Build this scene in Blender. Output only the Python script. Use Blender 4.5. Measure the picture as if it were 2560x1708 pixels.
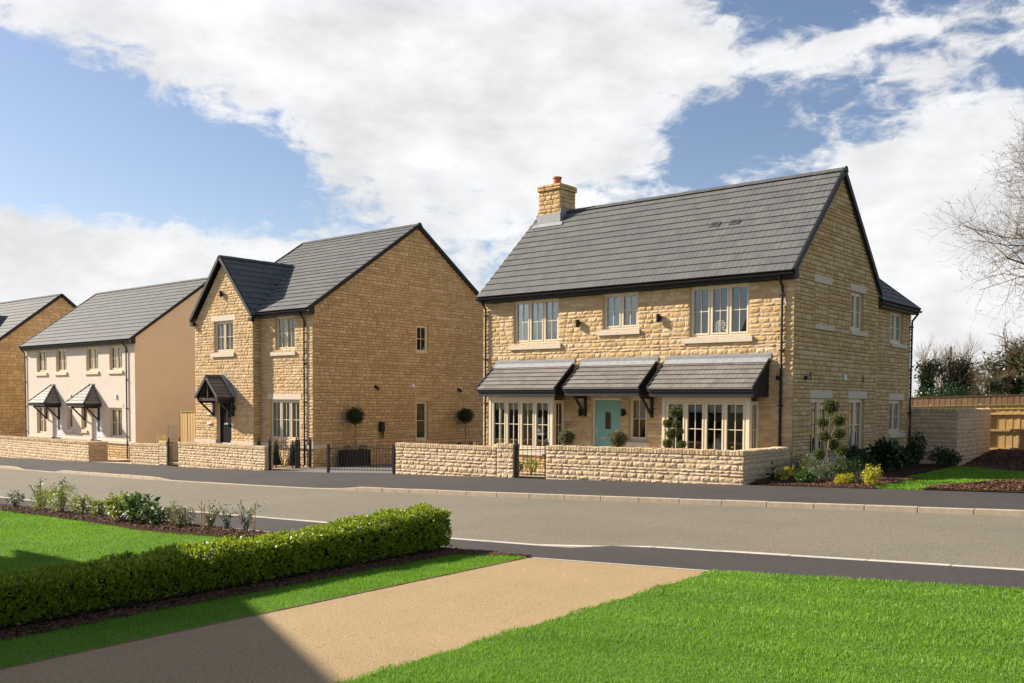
import bpy, bmesh, math, random
import numpy as np
from mathutils import Vector, Matrix
for o in list(bpy.data.objects): bpy.data.objects.remove(o, do_unlink=True)
scene = bpy.context.scene
COL = scene.collection
RAD = math.radians
# ---------------------------------------------------------------- camera
CAMZ = 2.0
FPX = 2362.18                      # focal length in pixels of the 2560 px wide photograph
CR = ((0.76581608, 0.64303137, 0.00603282), (-0.03379704, 0.03087846, 0.99895159), (0.64217092, -0.76521708, 0.04537978))
RW = Matrix(CR)                    # world -> camera
cam_data = bpy.data.cameras.new('camera')
cam_data.sensor_width = 36.0
cam_data.lens = FPX / 2560.0 * 36.0
cam_data.shift_y = (1108.32 - 854.0) / 2560.0
cam_data.clip_start = 0.05
cam_data.clip_end = 3000.0
cam = bpy.data.objects.new('camera', cam_data)
cam.matrix_world = Matrix.Translation((0, 0, CAMZ)) @ RW.transposed().to_4x4()
COL.objects.link(cam)
scene.camera = cam
# ---------------------------------------------------------------- sun, sky, exposure
SUN = Vector((2.75, 1.0, -1.75)).normalized()     # direction the light travels
SUN_EL = math.asin(-SUN.z)
sd = bpy.data.lights.new('sun', 'SUN'); sd.energy = 4.8; sd.angle = RAD(0.53); sd.color = (1.0, 0.90, 0.76)
sun = bpy.data.objects.new('sun', sd); sun.rotation_euler = SUN.to_track_quat('-Z', 'Y').to_euler(); sun.location = (-30, -10, 25)
COL.objects.link(sun)
world = bpy.data.worlds.new('World'); scene.world = world; world.use_nodes = True

def make_sky():
    nt = world.node_tree; N = nt.nodes; L = nt.links
    N.clear()
    out = N.new('ShaderNodeOutputWorld'); bg = N.new('ShaderNodeBackground'); L.new(bg.outputs[0], out.inputs[0])
    def mth(op, a, b=None, c=None):
        n = N.new('ShaderNodeMath'); n.operation = op
        for i, v in enumerate((a, b, c)):
            if v is None: continue
            if isinstance(v, (int, float)): n.inputs[i].default_value = v
            else: L.new(v, n.inputs[i])
        return n.outputs[0]
    sky = N.new('ShaderNodeTexSky'); sky.sky_type = 'NISHITA'; sky.sun_disc = False
    sky.sun_elevation = SUN_EL
    sky.sun_rotation = math.atan2(-SUN.x, -SUN.y)
    sky.altitude = 100; sky.air_density = 1.0; sky.dust_density = 0.6; sky.ozone_density = 2.2
    tc = N.new('ShaderNodeTexCoord'); sep = N.new('ShaderNodeSeparateXYZ'); L.new(tc.outputs['Generated'], sep.inputs[0])
    x, y, z = sep.outputs
    r = mth('ADD', mth('MULTIPLY', x, 0.7658), mth('MULTIPLY', y, 0.6430))
    f = mth('ADD', mth('MULTIPLY', x, -0.6430), mth('MULTIPLY', y, 0.7658))
    az = mth('ARCTAN2', r, f)                       # bearing, 0 down the middle of the street view
    el = mth('ARCSINE', z)
    # cloud layer: noise over the sky dome, flattened so that clouds lie in level sheets
    comb = N.new('ShaderNodeMapping'); comb.inputs['Scale'].default_value = (1.0, 1.0, 2.0); L.new(tc.outputs['Generated'], comb.inputs[0])
    def noise(scale, det, rough, off, dist=0.0):
        mp = N.new('ShaderNodeMapping'); mp.inputs['Location'].default_value = off; L.new(comb.outputs[0], mp.inputs[0])
        n = N.new('ShaderNodeTexNoise'); n.inputs['Scale'].default_value = scale; n.inputs['Detail'].default_value = det
        n.inputs['Roughness'].default_value = rough; n.inputs['Distortion'].default_value = dist
        L.new(mp.outputs[0], n.inputs['Vector']); return n.outputs['Fac']
    n1 = noise(6.5, 10, 0.60, (3.1, 1.7, 0.4), 0.3)
    n2 = noise(24, 8, 0.64, (8.2, 4.1, 2), 0.4)
    dens = mth('ADD', mth('MULTIPLY', n1, 1.05), mth('MULTIPLY', n2, 0.92))
    # broad cloud banks and gaps (bearing deg, elevation deg, half widths, weight)
    banks = [(250, 40, 340, 95, .40), (620, 110, 330, 130, .34), (1000, 200, 380, 190, .36), (1350, 150, 380, 200, .36), (1300, 400, 330, 160, .28), (1700, 130, 200, 150, .26),
             (540, 320, 130, 60, .20), (900, 420, 160, 120, .18), (200, 640, 430, 85, .46), (560, 660, 160, 60, .30), (100, 740, 320, 90, .30), (1150, 640, 250, 130, .22),
             (2330, 560, 270, 200, .40), (2200, 460, 200, 90, .24), (2450, 330, 200, 60, .14), (2080, 150, 200, 70, .18), (2350, 120, 250, 60, .12), (2500, 40, 150, 40, .18), (2480, 820, 220, 160, .34),
             (150, 340, 330, 150, -.46), (480, 450, 220, 120, -.36), (620, 560, 160, 60, -.20), (1790, 330, 160, 110, -.30), (1950, 40, 170, 70, -.30), (2550, 200, 120, 60, -.18), (2180, 330, 130, 45, -.14), (850, 150, 60, 40, -.10)]
    banks = [(math.degrees(math.atan((u - 1280) / FPX)), math.degrees(math.atan((1010 - v) / FPX * math.cos(math.atan((u - 1280) / FPX)))), math.degrees(du / FPX), math.degrees(dv / FPX), w) for u, v, du, dv, w in banks]
    tot = dens
    for a0, e0, wa, we, w in banks:
        da = mth('MULTIPLY', mth('SUBTRACT', az, RAD(a0)), 1 / RAD(wa)); de = mth('MULTIPLY', mth('SUBTRACT', el, RAD(e0)), 1 / RAD(we))
        g = mth('EXPONENT', mth('MULTIPLY', mth('ADD', mth('MULTIPLY', da, da), mth('MULTIPLY', de, de)), -1.0))
        tot = mth('MULTIPLY_ADD', g, w, tot)
    ramp = N.new('ShaderNodeMapRange'); ramp.interpolation_type = 'SMOOTHSTEP'
    ramp.inputs['From Min'].default_value = 0.95; ramp.inputs['From Max'].default_value = 1.24
    L.new(tot, ramp.inputs['Value'])
    shade = N.new('ShaderNodeMapRange'); shade.inputs['From Min'].default_value = 0.30; shade.inputs['From Max'].default_value = 0.72
    shade.inputs['To Min'].default_value = 1.04; shade.inputs['To Max'].default_value = 0.70
    L.new(noise(9.0, 8, 0.6, (5.5, 9.3, 1)), shade.inputs['Value'])
    cc = N.new('ShaderNodeMix'); cc.data_type = 'RGBA'; cc.blend_type = 'MULTIPLY'; cc.inputs['Factor'].default_value = 1.0
    cc.inputs['A'].default_value = (4.8, 4.8, 4.85, 1)
    L.new(shade.outputs[0], cc.inputs['B'])
    dim = N.new('ShaderNodeMix'); dim.data_type = 'RGBA'; dim.blend_type = 'MULTIPLY'; dim.inputs['Factor'].default_value = 1.0; dim.inputs['B'].default_value = (.66, .60, .60, 1); L.new(sky.outputs[0], dim.inputs['A'])
    mix = N.new('ShaderNodeMix'); mix.data_type = 'RGBA'
    L.new(mth('MULTIPLY', ramp.outputs[0], 0.96), mix.inputs['Factor']); L.new(dim.outputs['Result'], mix.inputs['A']); L.new(cc.outputs['Result'], mix.inputs['B'])
    L.new(mix.outputs['Result'], bg.inputs['Color'])
    bg.inputs['Strength'].default_value = 0.10
make_sky()
vs = scene.view_settings
vs.view_transform = 'Standard'; vs.look = 'None'; vs.exposure = 1.12; vs.gamma = 1.0; vs.use_curve_mapping = False
scene.render.engine = 'CYCLES'
scene.cycles.max_bounces = 6; scene.cycles.diffuse_bounces = 3; scene.cycles.glossy_bounces = 3; scene.cycles.transmission_bounces = 2; scene.cycles.transparent_max_bounces = 12
# ---------------------------------------------------------------- helpers
PINV = {}
def px_size(p, s):
    """size in photo pixels of a thing of s metres at p, and whether it is inside the frame"""
    c = RW @ (Vector(p) - Vector((0, 0, CAMZ)))
    if c.z > -0.5: return 0.0, False
    u = 1280 + FPX * c.x / -c.z; v = 1108.3 - FPX * c.y / -c.z
    return s * FPX / -c.z, (-20 < u < 2580 and -20 < v < 1728)
def thing(name, label, cat, loc=(0, 0, 0), rz=0.0, group=None):
    o = bpy.data.objects.new(name, None); o.empty_display_size = 0.3
    o.location = loc; o.rotation_euler = (0, 0, rz); COL.objects.link(o)
    o['label'] = label; o['category'] = cat
    if group: o['group'] = group
    PINV[o.name] = (Matrix.Translation(loc) @ Matrix.Rotation(rz, 4, 'Z')).inverted()
    return o
def tag(o, label=None, cat=None, group=None, kind=None):
    for k, v in (('label', label), ('category', cat), ('group', group), ('kind', kind)):
        if v: o[k] = v
    return o
def link(name, me, parent=None, local=False):
    o = bpy.data.objects.new(name, me); COL.objects.link(o)
    if parent is not None:
        o.parent = parent
        if not local and parent.name in PINV: o.matrix_parent_inverse = PINV[parent.name]
    return o
def np_mesh(name, V, F, mat, smooth=False):
    """V (n,3), F (m,k) -> mesh"""
    me = bpy.data.meshes.new(name)
    V = np.ascontiguousarray(V, np.float32); F = np.ascontiguousarray(F, np.int32)
    me.vertices.add(len(V)); me.vertices.foreach_set('co', V.ravel())
    m, k = F.shape
    me.loops.add(m * k); me.loops.foreach_set('vertex_index', F.ravel())
    me.polygons.add(m); me.polygons.foreach_set('loop_start', np.arange(0, m * k, k, dtype=np.int32))
    me.polygons.foreach_set('loop_total', np.full(m, k, np.int32))
    if smooth: me.polygons.foreach_set('use_smooth', np.ones(m, bool))
    me.update(calc_edges=True)
    if mat: me.materials.append(mat)
    return me
class MB:
    def __init__(s): s.v = []; s.f = []
    def add(s, vs_, fs):
        b = len(s.v); s.v += [tuple(p) for p in vs_]; s.f += [tuple(b + i for i in f) for f in fs]; return s
    def box(s, a, b, T=None):
        (x0, y0, z0), (x1, y1, z1) = a, b
        P = [(x0, y0, z0), (x1, y0, z0), (x1, y1, z0), (x0, y1, z0), (x0, y0, z1), (x1, y0, z1), (x1, y1, z1), (x0, y1, z1)]
        if T: P = [T(*p) for p in P]
        return s.add(P, [(0, 3, 2, 1), (4, 5, 6, 7), (0, 1, 5, 4), (1, 2, 6, 5), (2, 3, 7, 6), (3, 0, 4, 7)])
    def prism(s, poly, vec):
        n = len(poly); v = Vector(vec)
        P = [Vector(p) for p in poly] + [Vector(p) + v for p in poly]
        return s.add(P, [tuple(range(n))[::-1], tuple(range(n, 2 * n))] + [(i, (i + 1) % n, n + (i + 1) % n, n + i) for i in range(n)])
    def tube(s, pts, r, n=8, cap=True):
        pts = [Vector(p) for p in pts]
        rs = r if isinstance(r, (list, tuple)) else [r] * len(pts)
        b = len(s.v); ref = None
        for i, p in enumerate(pts):
            t = (pts[min(i + 1, len(pts) - 1)] - pts[max(i - 1, 0)])
            t = t.normalized() if t.length > 1e-9 else Vector((0, 0, 1))
            a = Vector((0, 0, 1)) if abs(t.z) < 0.9 else Vector((1, 0, 0))
            if ref is not None: a = ref
            e1 = (a - t * a.dot(t))
            if e1.length < 1e-6: e1 = t.orthogonal()
            e1.normalize(); e2 = t.cross(e1); ref = e1
            for k in range(n):
                an = 2 * math.pi * k / n
                s.v.append(tuple(p + (e1 * math.cos(an) + e2 * math.sin(an)) * rs[i]))
        for i in range(len(pts) - 1):
            for k in range(n):
                s.f.append((b + i * n + k, b + i * n + (k + 1) % n, b + (i + 1) * n + (k + 1) % n, b + (i + 1) * n + k))
        if cap and n > 2:
            s.f.append(tuple(b + k for k in range(n))[::-1]); e = b + (len(pts) - 1) * n; s.f.append(tuple(e + k for k in range(n)))
        return s
    def lathe(s, c, prof, n=16):
        b = len(s.v)
        for (r, z) in prof:
            for k in range(n):
                a = 2 * math.pi * k / n; s.v.append((c[0] + r * math.cos(a), c[1] + r * math.sin(a), c[2] + z))
        for i in range(len(prof) - 1):
            for k in range(n):
                s.f.append((b + i * n + k, b + i * n + (k + 1) % n, b + (i + 1) * n + (k + 1) % n, b + (i + 1) * n + k))
        s.f.append(tuple(b + k for k in range(n))[::-1]); e = b + (len(prof) - 1) * n; s.f.append(tuple(e + k for k in range(n)))
        return s
    def mesh(s, name, mat, smooth=False, bevel=0.0, fix=True):
        me = bpy.data.meshes.new(name); me.from_pydata(s.v, [], s.f)
        if fix or bevel:
            bm = bmesh.new(); bm.from_mesh(me)
            if bevel: bmesh.ops.bevel(bm, geom=bm.edges[:], offset=bevel, segments=2, affect='EDGES', profile=0.6)
            bmesh.ops.recalc_face_normals(bm, faces=bm.faces[:]); bm.to_mesh(me); bm.free()
        if smooth:
            for p in me.polygons: p.use_smooth = True
        if mat: me.materials.append(mat)
        return me
    def build(s, name, mat, parent=None, smooth=False, bevel=0.0, local=False, fix=True):
        return link(name, s.mesh(name, mat, smooth, bevel, fix), parent, local)
def box(name, a, b, mat, parent=None, bevel=0.0, T=None, local=False):
    return MB().box(a, b, T).build(name, mat, parent, bevel=bevel, local=local)
class Pieces:
    """bricks, stones, tiles: the largest in the photo become objects of their own, the rest one joined part"""
    def __init__(s, name, parent, restname, limit=300):
        s.name, s.parent, s.rest, s.limit, s.items = name, parent, restname, limit, []
    def add(s, proto, M, size, see=True): s.items.append((proto, M, size, see))
    def flush(s):
        def key(it):
            px, vis = px_size(it[1].translation, it[2]); return px if (vis and it[3]) else 0.0
        it = sorted(s.items, key=key, reverse=True)
        for proto, M, size, see in it[:s.limit]:
            o = bpy.data.objects.new(s.name, proto); COL.objects.link(o)
            o.parent = s.parent
            if s.parent.name in PINV: o.matrix_parent_inverse = PINV[s.parent.name]
            o.matrix_basis = M
        rest = it[s.limit:]
        if rest:
            V = []; F = []; b = 0; cache = {}
            for proto, M, size, see in rest:
                if proto.name not in cache:
                    n = len(proto.vertices); c = np.empty(n * 3, np.float32); proto.vertices.foreach_get('co', c)
                    cache[proto.name] = (np.c_[c.reshape(-1, 3), np.ones(n)], [tuple(p.vertices) for p in proto.polygons])
                c, fs = cache[proto.name]
                V.append((c @ np.array(M.transposed()))[:, :3]); F += [tuple(b + i for i in f) for f in fs]; b += len(c)
            me = bpy.data.meshes.new(s.rest); me.from_pydata(np.concatenate(V).tolist(), [], F)
            me.materials.append(rest[0][0].materials[0])
            o = link(s.rest, me, s.parent); o['kind'] = 'stuff'
# ---------------------------------------------------------------- materials
def nodes_of(m):
    m.use_nodes = True; nt = m.node_tree; nt.nodes.clear()
    out = nt.nodes.new('ShaderNodeOutputMaterial'); b = nt.nodes.new('ShaderNodeBsdfPrincipled'); nt.links.new(b.outputs[0], out.inputs[0])
    return nt, b, out
def mat(name, col, rough=0.6, var=None, vscale=8.0, bump=None, spec=0.4, ramp=None, metal=0.0, transl=0.0, coarse=None, emit=None, stretch=None):
    """var: value variation by noise; ramp: list of colours picked per piece; bump: (scale, strength); coarse: (scale, amount) large blotches"""
    m = bpy.data.materials.new(name); nt, b, out = nodes_of(m); N, L = nt.nodes, nt.links
    geo = N.new('ShaderNodeNewGeometry')
    pos = geo.outputs['Position']
    if stretch:
        mp = N.new('ShaderNodeMapping'); mp.inputs['Scale'].default_value = stretch; L.new(pos, mp.inputs[0]); pos = mp.outputs[0]
    if ramp:
        oi = N.new('ShaderNodeObjectInfo'); a = N.new('ShaderNodeMath'); a.operation = 'ADD'
        L.new(oi.outputs['Random'], a.inputs[0]); L.new(geo.outputs['Random Per Island'], a.inputs[1])
        fr = N.new('ShaderNodeMath'); fr.operation = 'FRACT'; L.new(a.outputs[0], fr.inputs[0])
        cr = N.new('ShaderNodeValToRGB'); e = cr.color_ramp.elements
        while len(e) < len(ramp): e.new(0.5)
        for i, c in enumerate(ramp): e[i].position = i / (len(ramp) - 1); e[i].color = (*c, 1)
        L.new(fr.outputs[0], cr.inputs[0]); colsock = cr.outputs[0]
    else:
        rgb = N.new('ShaderNodeRGB'); rgb.outputs[0].default_value = (*col, 1); colsock = rgb.outputs[0]
    def vary(sock, scale, amt, detail=5):
        n = N.new('ShaderNodeTexNoise'); n.inputs['Scale'].default_value = scale; n.inputs['Detail'].default_value = detail; n.inputs['Roughness'].default_value = 0.6
        L.new(pos, n.inputs['Vector'])
        mr = N.new('ShaderNodeMapRange'); mr.inputs['From Min'].default_value = 0.3; mr.inputs['From Max'].default_value = 0.7
        mr.inputs['To Min'].default_value = 1 - amt; mr.inputs['To Max'].default_value = 1 + amt; L.new(n.outputs['Fac'], mr.inputs['Value'])
        h = N.new('ShaderNodeHueSaturation'); L.new(mr.outputs[0], h.inputs['Value']); L.new(sock, h.inputs['Color']); return h.outputs[0]
    if var: colsock = vary(colsock, vscale, var)
    if coarse: colsock = vary(colsock, coarse[0], coarse[1], 3)
    L.new(colsock, b.inputs['Base Color'])
    b.inputs['Roughness'].default_value = rough; b.inputs['Metallic'].default_value = metal; b.inputs['Specular IOR Level'].default_value = spec
    if bump:
        n = N.new('ShaderNodeTexNoise'); n.inputs['Scale'].default_value = bump[0]; n.inputs['Detail'].default_value = 4; L.new(pos, n.inputs['Vector'])
        bp = N.new('ShaderNodeBump'); bp.inputs['Strength'].default_value = bump[1]; bp.inputs['Distance'].default_value = bump[2] if len(bump) > 2 else 0.01
        L.new(n.outputs['Fac'], bp.inputs['Height']); L.new(bp.outputs[0], b.inputs['Normal'])
    if transl:
        tr = N.new('ShaderNodeBsdfTranslucent'); L.new(colsock, tr.inputs['Color']); mx = N.new('ShaderNodeMixShader'); mx.inputs[0].default_value = transl
        L.new(b.outputs[0], mx.inputs[1]); L.new(tr.outputs[0], mx.inputs[2]); L.new(mx.outputs[0], out.inputs[0])
    if emit: b.inputs['Emission Color'].default_value = (*emit[0], 1); b.inputs['Emission Strength'].default_value = emit[1]
    return m
def glass_mat():
    m = bpy.data.materials.new('window_glass'); m.use_nodes = True; nt = m.node_tree; N, L = nt.nodes, nt.links; N.clear()
    out = N.new('ShaderNodeOutputMaterial'); mx = N.new('ShaderNodeMixShader'); tr = N.new('ShaderNodeBsdfTransparent'); gl = N.new('ShaderNodeBsdfGlossy')
    tr.inputs[0].default_value = (0.91, 0.94, 0.93, 1); gl.inputs['Roughness'].default_value = 0.015; gl.inputs['Color'].default_value = (0.95, 0.97, 1.0, 1)
    fr = N.new('ShaderNodeFresnel'); fr.inputs['IOR'].default_value = 1.52
    ad = N.new('ShaderNodeMath'); ad.operation = 'MULTIPLY_ADD'; ad.inputs[1].default_value = 1.35; ad.inputs[2].default_value = 0.02; L.new(fr.outputs[0], ad.inputs[0])
    n = N.new('ShaderNodeTexNoise'); n.inputs['Scale'].default_value = 1.1; bp = N.new('ShaderNodeBump'); bp.inputs['Strength'].default_value = 0.03; bp.inputs['Distance'].default_value = 0.05
    L.new(n.outputs['Fac'], bp.inputs['Height']); L.new(bp.outputs[0], gl.inputs['Normal'])
    L.new(ad.outputs[0], mx.inputs[0]); L.new(tr.outputs[0], mx.inputs[1]); L.new(gl.outputs[0], mx.inputs[2]); L.new(mx.outputs[0], out.inputs[0])
    return m
GOLD = [(.57, .378, .170), (.65, .462, .242), (.51, .328, .136), (.67, .503, .290), (.59, .388, .170), (.49, .333, .165), (.62, .413, .182), (.68, .512, .315), (.54, .357, .158)]
OCHRE = [(.59, .395, .19), (.66, .465, .25), (.53, .345, .16), (.68, .495, .285), (.61, .405, .195), (.51, .35, .18), (.64, .435, .215), (.69, .51, .305)]
PALE = [(.58, .43, .26), (.64, .50, .325), (.54, .395, .225), (.66, .52, .355), (.60, .44, .26), (.51, .38, .23), (.62, .46, .27), (.65, .50, .315)]
m_stone = mat('cotswold_stone', None, 0.9, var=.16, vscale=38, bump=(48, .9, .012), ramp=GOLD, spec=.15)
m_stone2 = mat('ochre_stone', None, 0.9, var=.16, vscale=30, bump=(48, .9, .012), ramp=OCHRE, spec=.15)
m_stone3 = mat('pale_walling_stone', None, 0.9, var=.15, vscale=38, bump=(48, .9, .012), ramp=PALE, spec=.15)
m_mortar_lit = mat('mortar_lit_tone', (.50, .405, .31), 0.95, var=.12, vscale=30, bump=(90, .3, .004), spec=.1)  # paler copy of the same mortar: sunlight on the fronts put into the colour
m_mortar_shade = mat('mortar_shade_tone', (.33, .26, .185), 0.95, var=.12, vscale=30, bump=(90, .3, .004), spec=.1)  # darker copy of the same mortar: shade on the gables put into the colour
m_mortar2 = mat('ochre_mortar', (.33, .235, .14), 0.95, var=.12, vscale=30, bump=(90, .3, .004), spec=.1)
m_ashlar = mat('dressed_stone', (.64, .55, .43), 0.85, var=.06, vscale=14, bump=(120, .15, .003), spec=.2)
m_tile = mat('grey_roof_tile', None, 0.72, var=.10, vscale=3.5, bump=(70, .12, .003), spec=.22, stretch=(9, 1, 1), ramp=[(.108, .111, .110), (.123, .125, .123), (.101, .104, .104), (.116, .118, .117), (.13, .132, .129), (.111, .114, .114)])
m_tile2 = mat('warm_grey_tile', None, 0.6, var=.12, vscale=6, bump=(70, .15, .003), spec=.35, ramp=[(.165, .148, .130), (.195, .176, .156), (.15, .135, .12), (.18, .162, .145), (.21, .188, .165)])
m_ridge = mat('ridge_tile', (.10, .10, .098), 0.85, spec=.15, var=.12, vscale=12, bump=(80, .15, .003))
m_lead = mat('lead_flashing', (.27, .275, .285), 0.5, var=.16, vscale=7, bump=(14, .25, .01), spec=.5)
m_black = mat('black_upvc', (.012, .012, .013), 0.5, var=.1, vscale=5, spec=.3)
m_grey_upvc = mat('grey_soffit_board', (.12, .12, .12), 0.8, spec=.15)
m_vent = mat('grey_vent', (.07, .07, .072), 0.9, spec=.1)
m_blacktimber = mat('black_painted_timber', (.014, .014, .016), 0.5, var=.2, vscale=20, spec=.4)
m_iron = mat('black_iron', (.012, .012, .013), 0.42, var=.2, vscale=40, spec=.5)
m_cream = mat('cream_upvc', (.72, .62, .45), 0.38, var=.03, vscale=3, spec=.45)
m_glass = glass_mat()
m_teal = mat('teal_door_paint', (.20, .42, .37), 0.45, var=.03, vscale=6, spec=.4)
m_doorblack = mat('black_door_paint', (.008, .008, .009), 0.6, spec=.08)
m_doorwhite = mat('white_door_paint', (.72, .73, .76), 0.4, spec=.45)
m_white = mat('white_plastic', (.75, .75, .75), 0.4)
m_silver = mat('brushed_steel', (.6, .6, .6), 0.3, metal=1.0)
m_render = mat('cream_render', (.66, .58, .49), 0.9, var=.03, vscale=40, bump=(160, .25, .003), spec=.15, coarse=(1.3, .03))
m_render_tan = mat('buff_render', (.78, .62, .445), 0.9, var=.03, vscale=40, bump=(160, .25, .003), spec=.15, coarse=(1.1, .03))
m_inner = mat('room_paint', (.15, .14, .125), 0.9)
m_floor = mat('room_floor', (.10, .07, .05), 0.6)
m_curtain = mat('white_net_curtain', (.74, .75, .77), 0.95, transl=.35, var=.05, vscale=9)
m_drape = mat('grey_drape', (.40, .39, .37), 0.95, var=.08, vscale=12)
m_road = mat('road_surface', (.170, .152, .113), 0.88, var=.55, vscale=42, bump=(90, .8, .008), coarse=(.45, .08), spec=.25)
m_pave = mat('dark_tarmac', (.049, .043, .040), 0.9, var=.5, vscale=48, bump=(100, .8, .008), coarse=(.6, .12), spec=.3)
m_drivegrey = mat('grey_block_drive', (.15, .138, .125), 0.9, var=.25, vscale=60, bump=(120, .4, .006), coarse=(.8, .10))
m_kerb = mat('buff_kerb_concrete', (.43, .355, .26), 0.9, var=.14, vscale=7, bump=(110, .2, .004), spec=.2)
m_edge = mat('pale_edging_concrete', (.47, .43, .375), 0.9, var=.14, vscale=18, bump=(110, .2, .004), spec=.2)
m_resin = mat('resin_bound_gravel', (.345, .245, .128), 0.85, var=.75, vscale=110, bump=(150, 1.0, .008), coarse=(1.2, .05), spec=.3)
m_soil = mat('dark_soil', (.050, .030, .017), 0.98, var=.45, vscale=22, bump=(26, 1.0, .06), spec=.05)
m_earth = mat('field_ground', (.09, .11, .045), 0.95, var=.3, vscale=3, bump=(9, .6, .05))
m_gravelbed = mat('gravel_bed', (.40, .31, .20), 0.9, var=.4, vscale=90, bump=(120, .8, .01))
m_chip = mat('bark_chip', None, 0.85, var=.3, vscale=60, ramp=[(.07, .028, .013), (.12, .05, .023), (.045, .019, .010), (.17, .08, .038), (.085, .034, .016), (.035, .017, .010)])
m_lawn = mat('lawn_base', (.075, .155, .016), 0.95, var=.35, vscale=30, bump=(60, .8, .02), coarse=(.7, .12))
GR = [(.15, .315, .014), (.175, .345, .018), (.12, .28, .012), (.21, .385, .027), (.16, .325, .014), (.265, .41, .055), (.138, .30, .013)]
m_grass = mat('grass_blades', None, 0.55, ramp=GR, transl=.40, spec=.3, coarse=(.9, .17))
m_hedge = mat('hedge_leaf', None, 0.42, ramp=[(.155, .235, .010), (.25, .335, .014), (.115, .19, .008), (.36, .43, .024), (.195, .275, .011), (.47, .51, .045), (.165, .25, .010)], transl=.40, spec=.5)
m_core = mat('foliage_shade', (.016, .022, .008), 0.95)  # near-black colour of solid cores: stands for shade inside foliage, blocks see-through
m_bark = mat('bark', (.17, .135, .095), 0.9, var=.3, vscale=14, bump=(25, .8, .02))
m_twig = mat('twig_bark', (.17, .115, .062), 0.9, var=.3, vscale=3)
m_bud = mat('brown_buds', (.12, .075, .045), 0.8)
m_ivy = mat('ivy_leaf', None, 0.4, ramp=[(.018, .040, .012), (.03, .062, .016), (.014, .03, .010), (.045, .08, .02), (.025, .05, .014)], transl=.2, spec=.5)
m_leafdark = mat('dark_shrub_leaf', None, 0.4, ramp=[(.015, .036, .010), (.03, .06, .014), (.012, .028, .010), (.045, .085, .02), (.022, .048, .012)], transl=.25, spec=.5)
m_leafmid = mat('mid_shrub_leaf', None, 0.45, ramp=[(.05, .10, .016), (.075, .14, .02), (.035, .078, .014), (.10, .17, .03), (.06, .12, .018)], transl=.3, spec=.45)
m_leafgrey = mat('grey_green_leaf', None, 0.5, ramp=[(.10, .13, .075), (.15, .18, .11), (.075, .10, .055), (.19, .22, .14), (.12, .15, .085)], transl=.3, spec=.35)
m_leafyel = mat('yellow_variegated_leaf', None, 0.45, ramp=[(.48, .40, .02), (.60, .50, .03), (.34, .34, .025), (.66, .56, .05), (.42, .38, .02), (.22, .28, .02)], transl=.35, spec=.4)
m_leaflime = mat('lime_leaf', None, 0.45, ramp=[(.20, .26, .02), (.28, .33, .025), (.12, .18, .015), (.33, .36, .03), (.16, .22, .02)], transl=.35, spec=.4)
m_leaftop = mat('clipped_evergreen_leaf', None, 0.5, ramp=[(.075, .10, .012), (.11, .14, .016), (.05, .072, .010), (.16, .18, .025), (.09, .115, .014)], transl=.25, spec=.35)
m_leafolive = mat('olive_mottled_leaf', None, 0.5, ramp=[(.13, .13, .035), (.20, .19, .06), (.085, .09, .02), (.27, .25, .09), (.15, .15, .04)], transl=.25, spec=.35)
m_timber = mat('pale_fence_timber', None, 0.8, var=.14, vscale=9, bump=(30, .3, .006), stretch=(6, 6, .6), ramp=[(.46, .285, .10), (.51, .33, .125), (.42, .25, .085), (.54, .36, .15), (.48, .30, .105)])
m_timberbrown = mat('brown_fence_timber', None, 0.85, var=.16, vscale=9, bump=(30, .3, .006), stretch=(6, 6, .6), ramp=[(.24, .135, .07), (.28, .16, .085), (.21, .115, .06), (.30, .175, .095)])
m_terra = mat('terracotta', (.48, .15, .05), 0.8, var=.1, vscale=12)
m_planter = mat('dark_planter', (.022, .018, .016), 0.6, var=.2, vscale=12)
m_yellow = mat('yellow_sign_paint', (.75, .62, .02), 0.5)
m_mast = mat('green_painted_mast', (.05, .12, .09), 0.5)
# ---------------------------------------------------------------- terrain
def gz(x, y):
    x = max(-75.0, min(40.0, x)); y = max(-25.0, min(45.0, y))
    return 0.01 + 0.0305 * (x + 10.25) + 0.010 * (min(y, 20.8) - 20.8) - 0.012 * max(0.0, y - 20.8)
def curve(pts):
    xs = [p[0] for p in pts]; ys = [p[1] for p in pts]
    return lambda x: float(np.interp(x, xs, ys))
yF = curve([(-140, 40), (-90, 24.5), (-60, 19.4), (-45, 17.65), (-37.5, 16.95), (-29.2, 16.3), (-23.3, 16.22), (-19, 16.32), (-14.3, 16.65), (-10.7, 17.03), (-7.4, 17.38), (-3.6, 17.78), (10, 19.3), (30, 21.6), (120, 32)])
yN = curve([(-140, 31), (-90, 17.5), (-60, 13.2), (-40, 11.2), (-27, 10.63), (-21, 10.52), (-18.7, 10.54), (-14.6, 10.69), (-10.5, 10.76), (-7.5, 11.0), (-4.8, 11.35), (-2.3, 11.68), (10, 13.2), (30, 15.6), (120, 26)])
yI = curve([(-140, 29.5), (-90, 16), (-60, 11.7), (-40, 9.8), (-23.2, 9.13), (-15, 9.2), (-7.57, 9.44), (-5.07, 9.76), (-3.8, 10.0), (-2.1, 10.4), (10, 12), (30, 14.3), (120, 24.6)])
yW = curve([(-140, 46), (-90, 28), (-58, 22.8), (-44, 21.3), (-39.2, 20.8), (-35.9, 20.67), (-34, 20.2), (-28.2, 19.95), (-24.9, 20.06), (-22, 20.5), (-17.1, 20.58), (-16, 20.58), (-10.25, 20.85), (-8, 21.0), (-4.3, 21.22), (5, 22.2), (30, 25), (120, 36)])
def smooth(a, b, x):
    t = max(0.0, min(1.0, (x - a) / (b - a))); return t * t * (3 - 2 * t)
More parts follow.
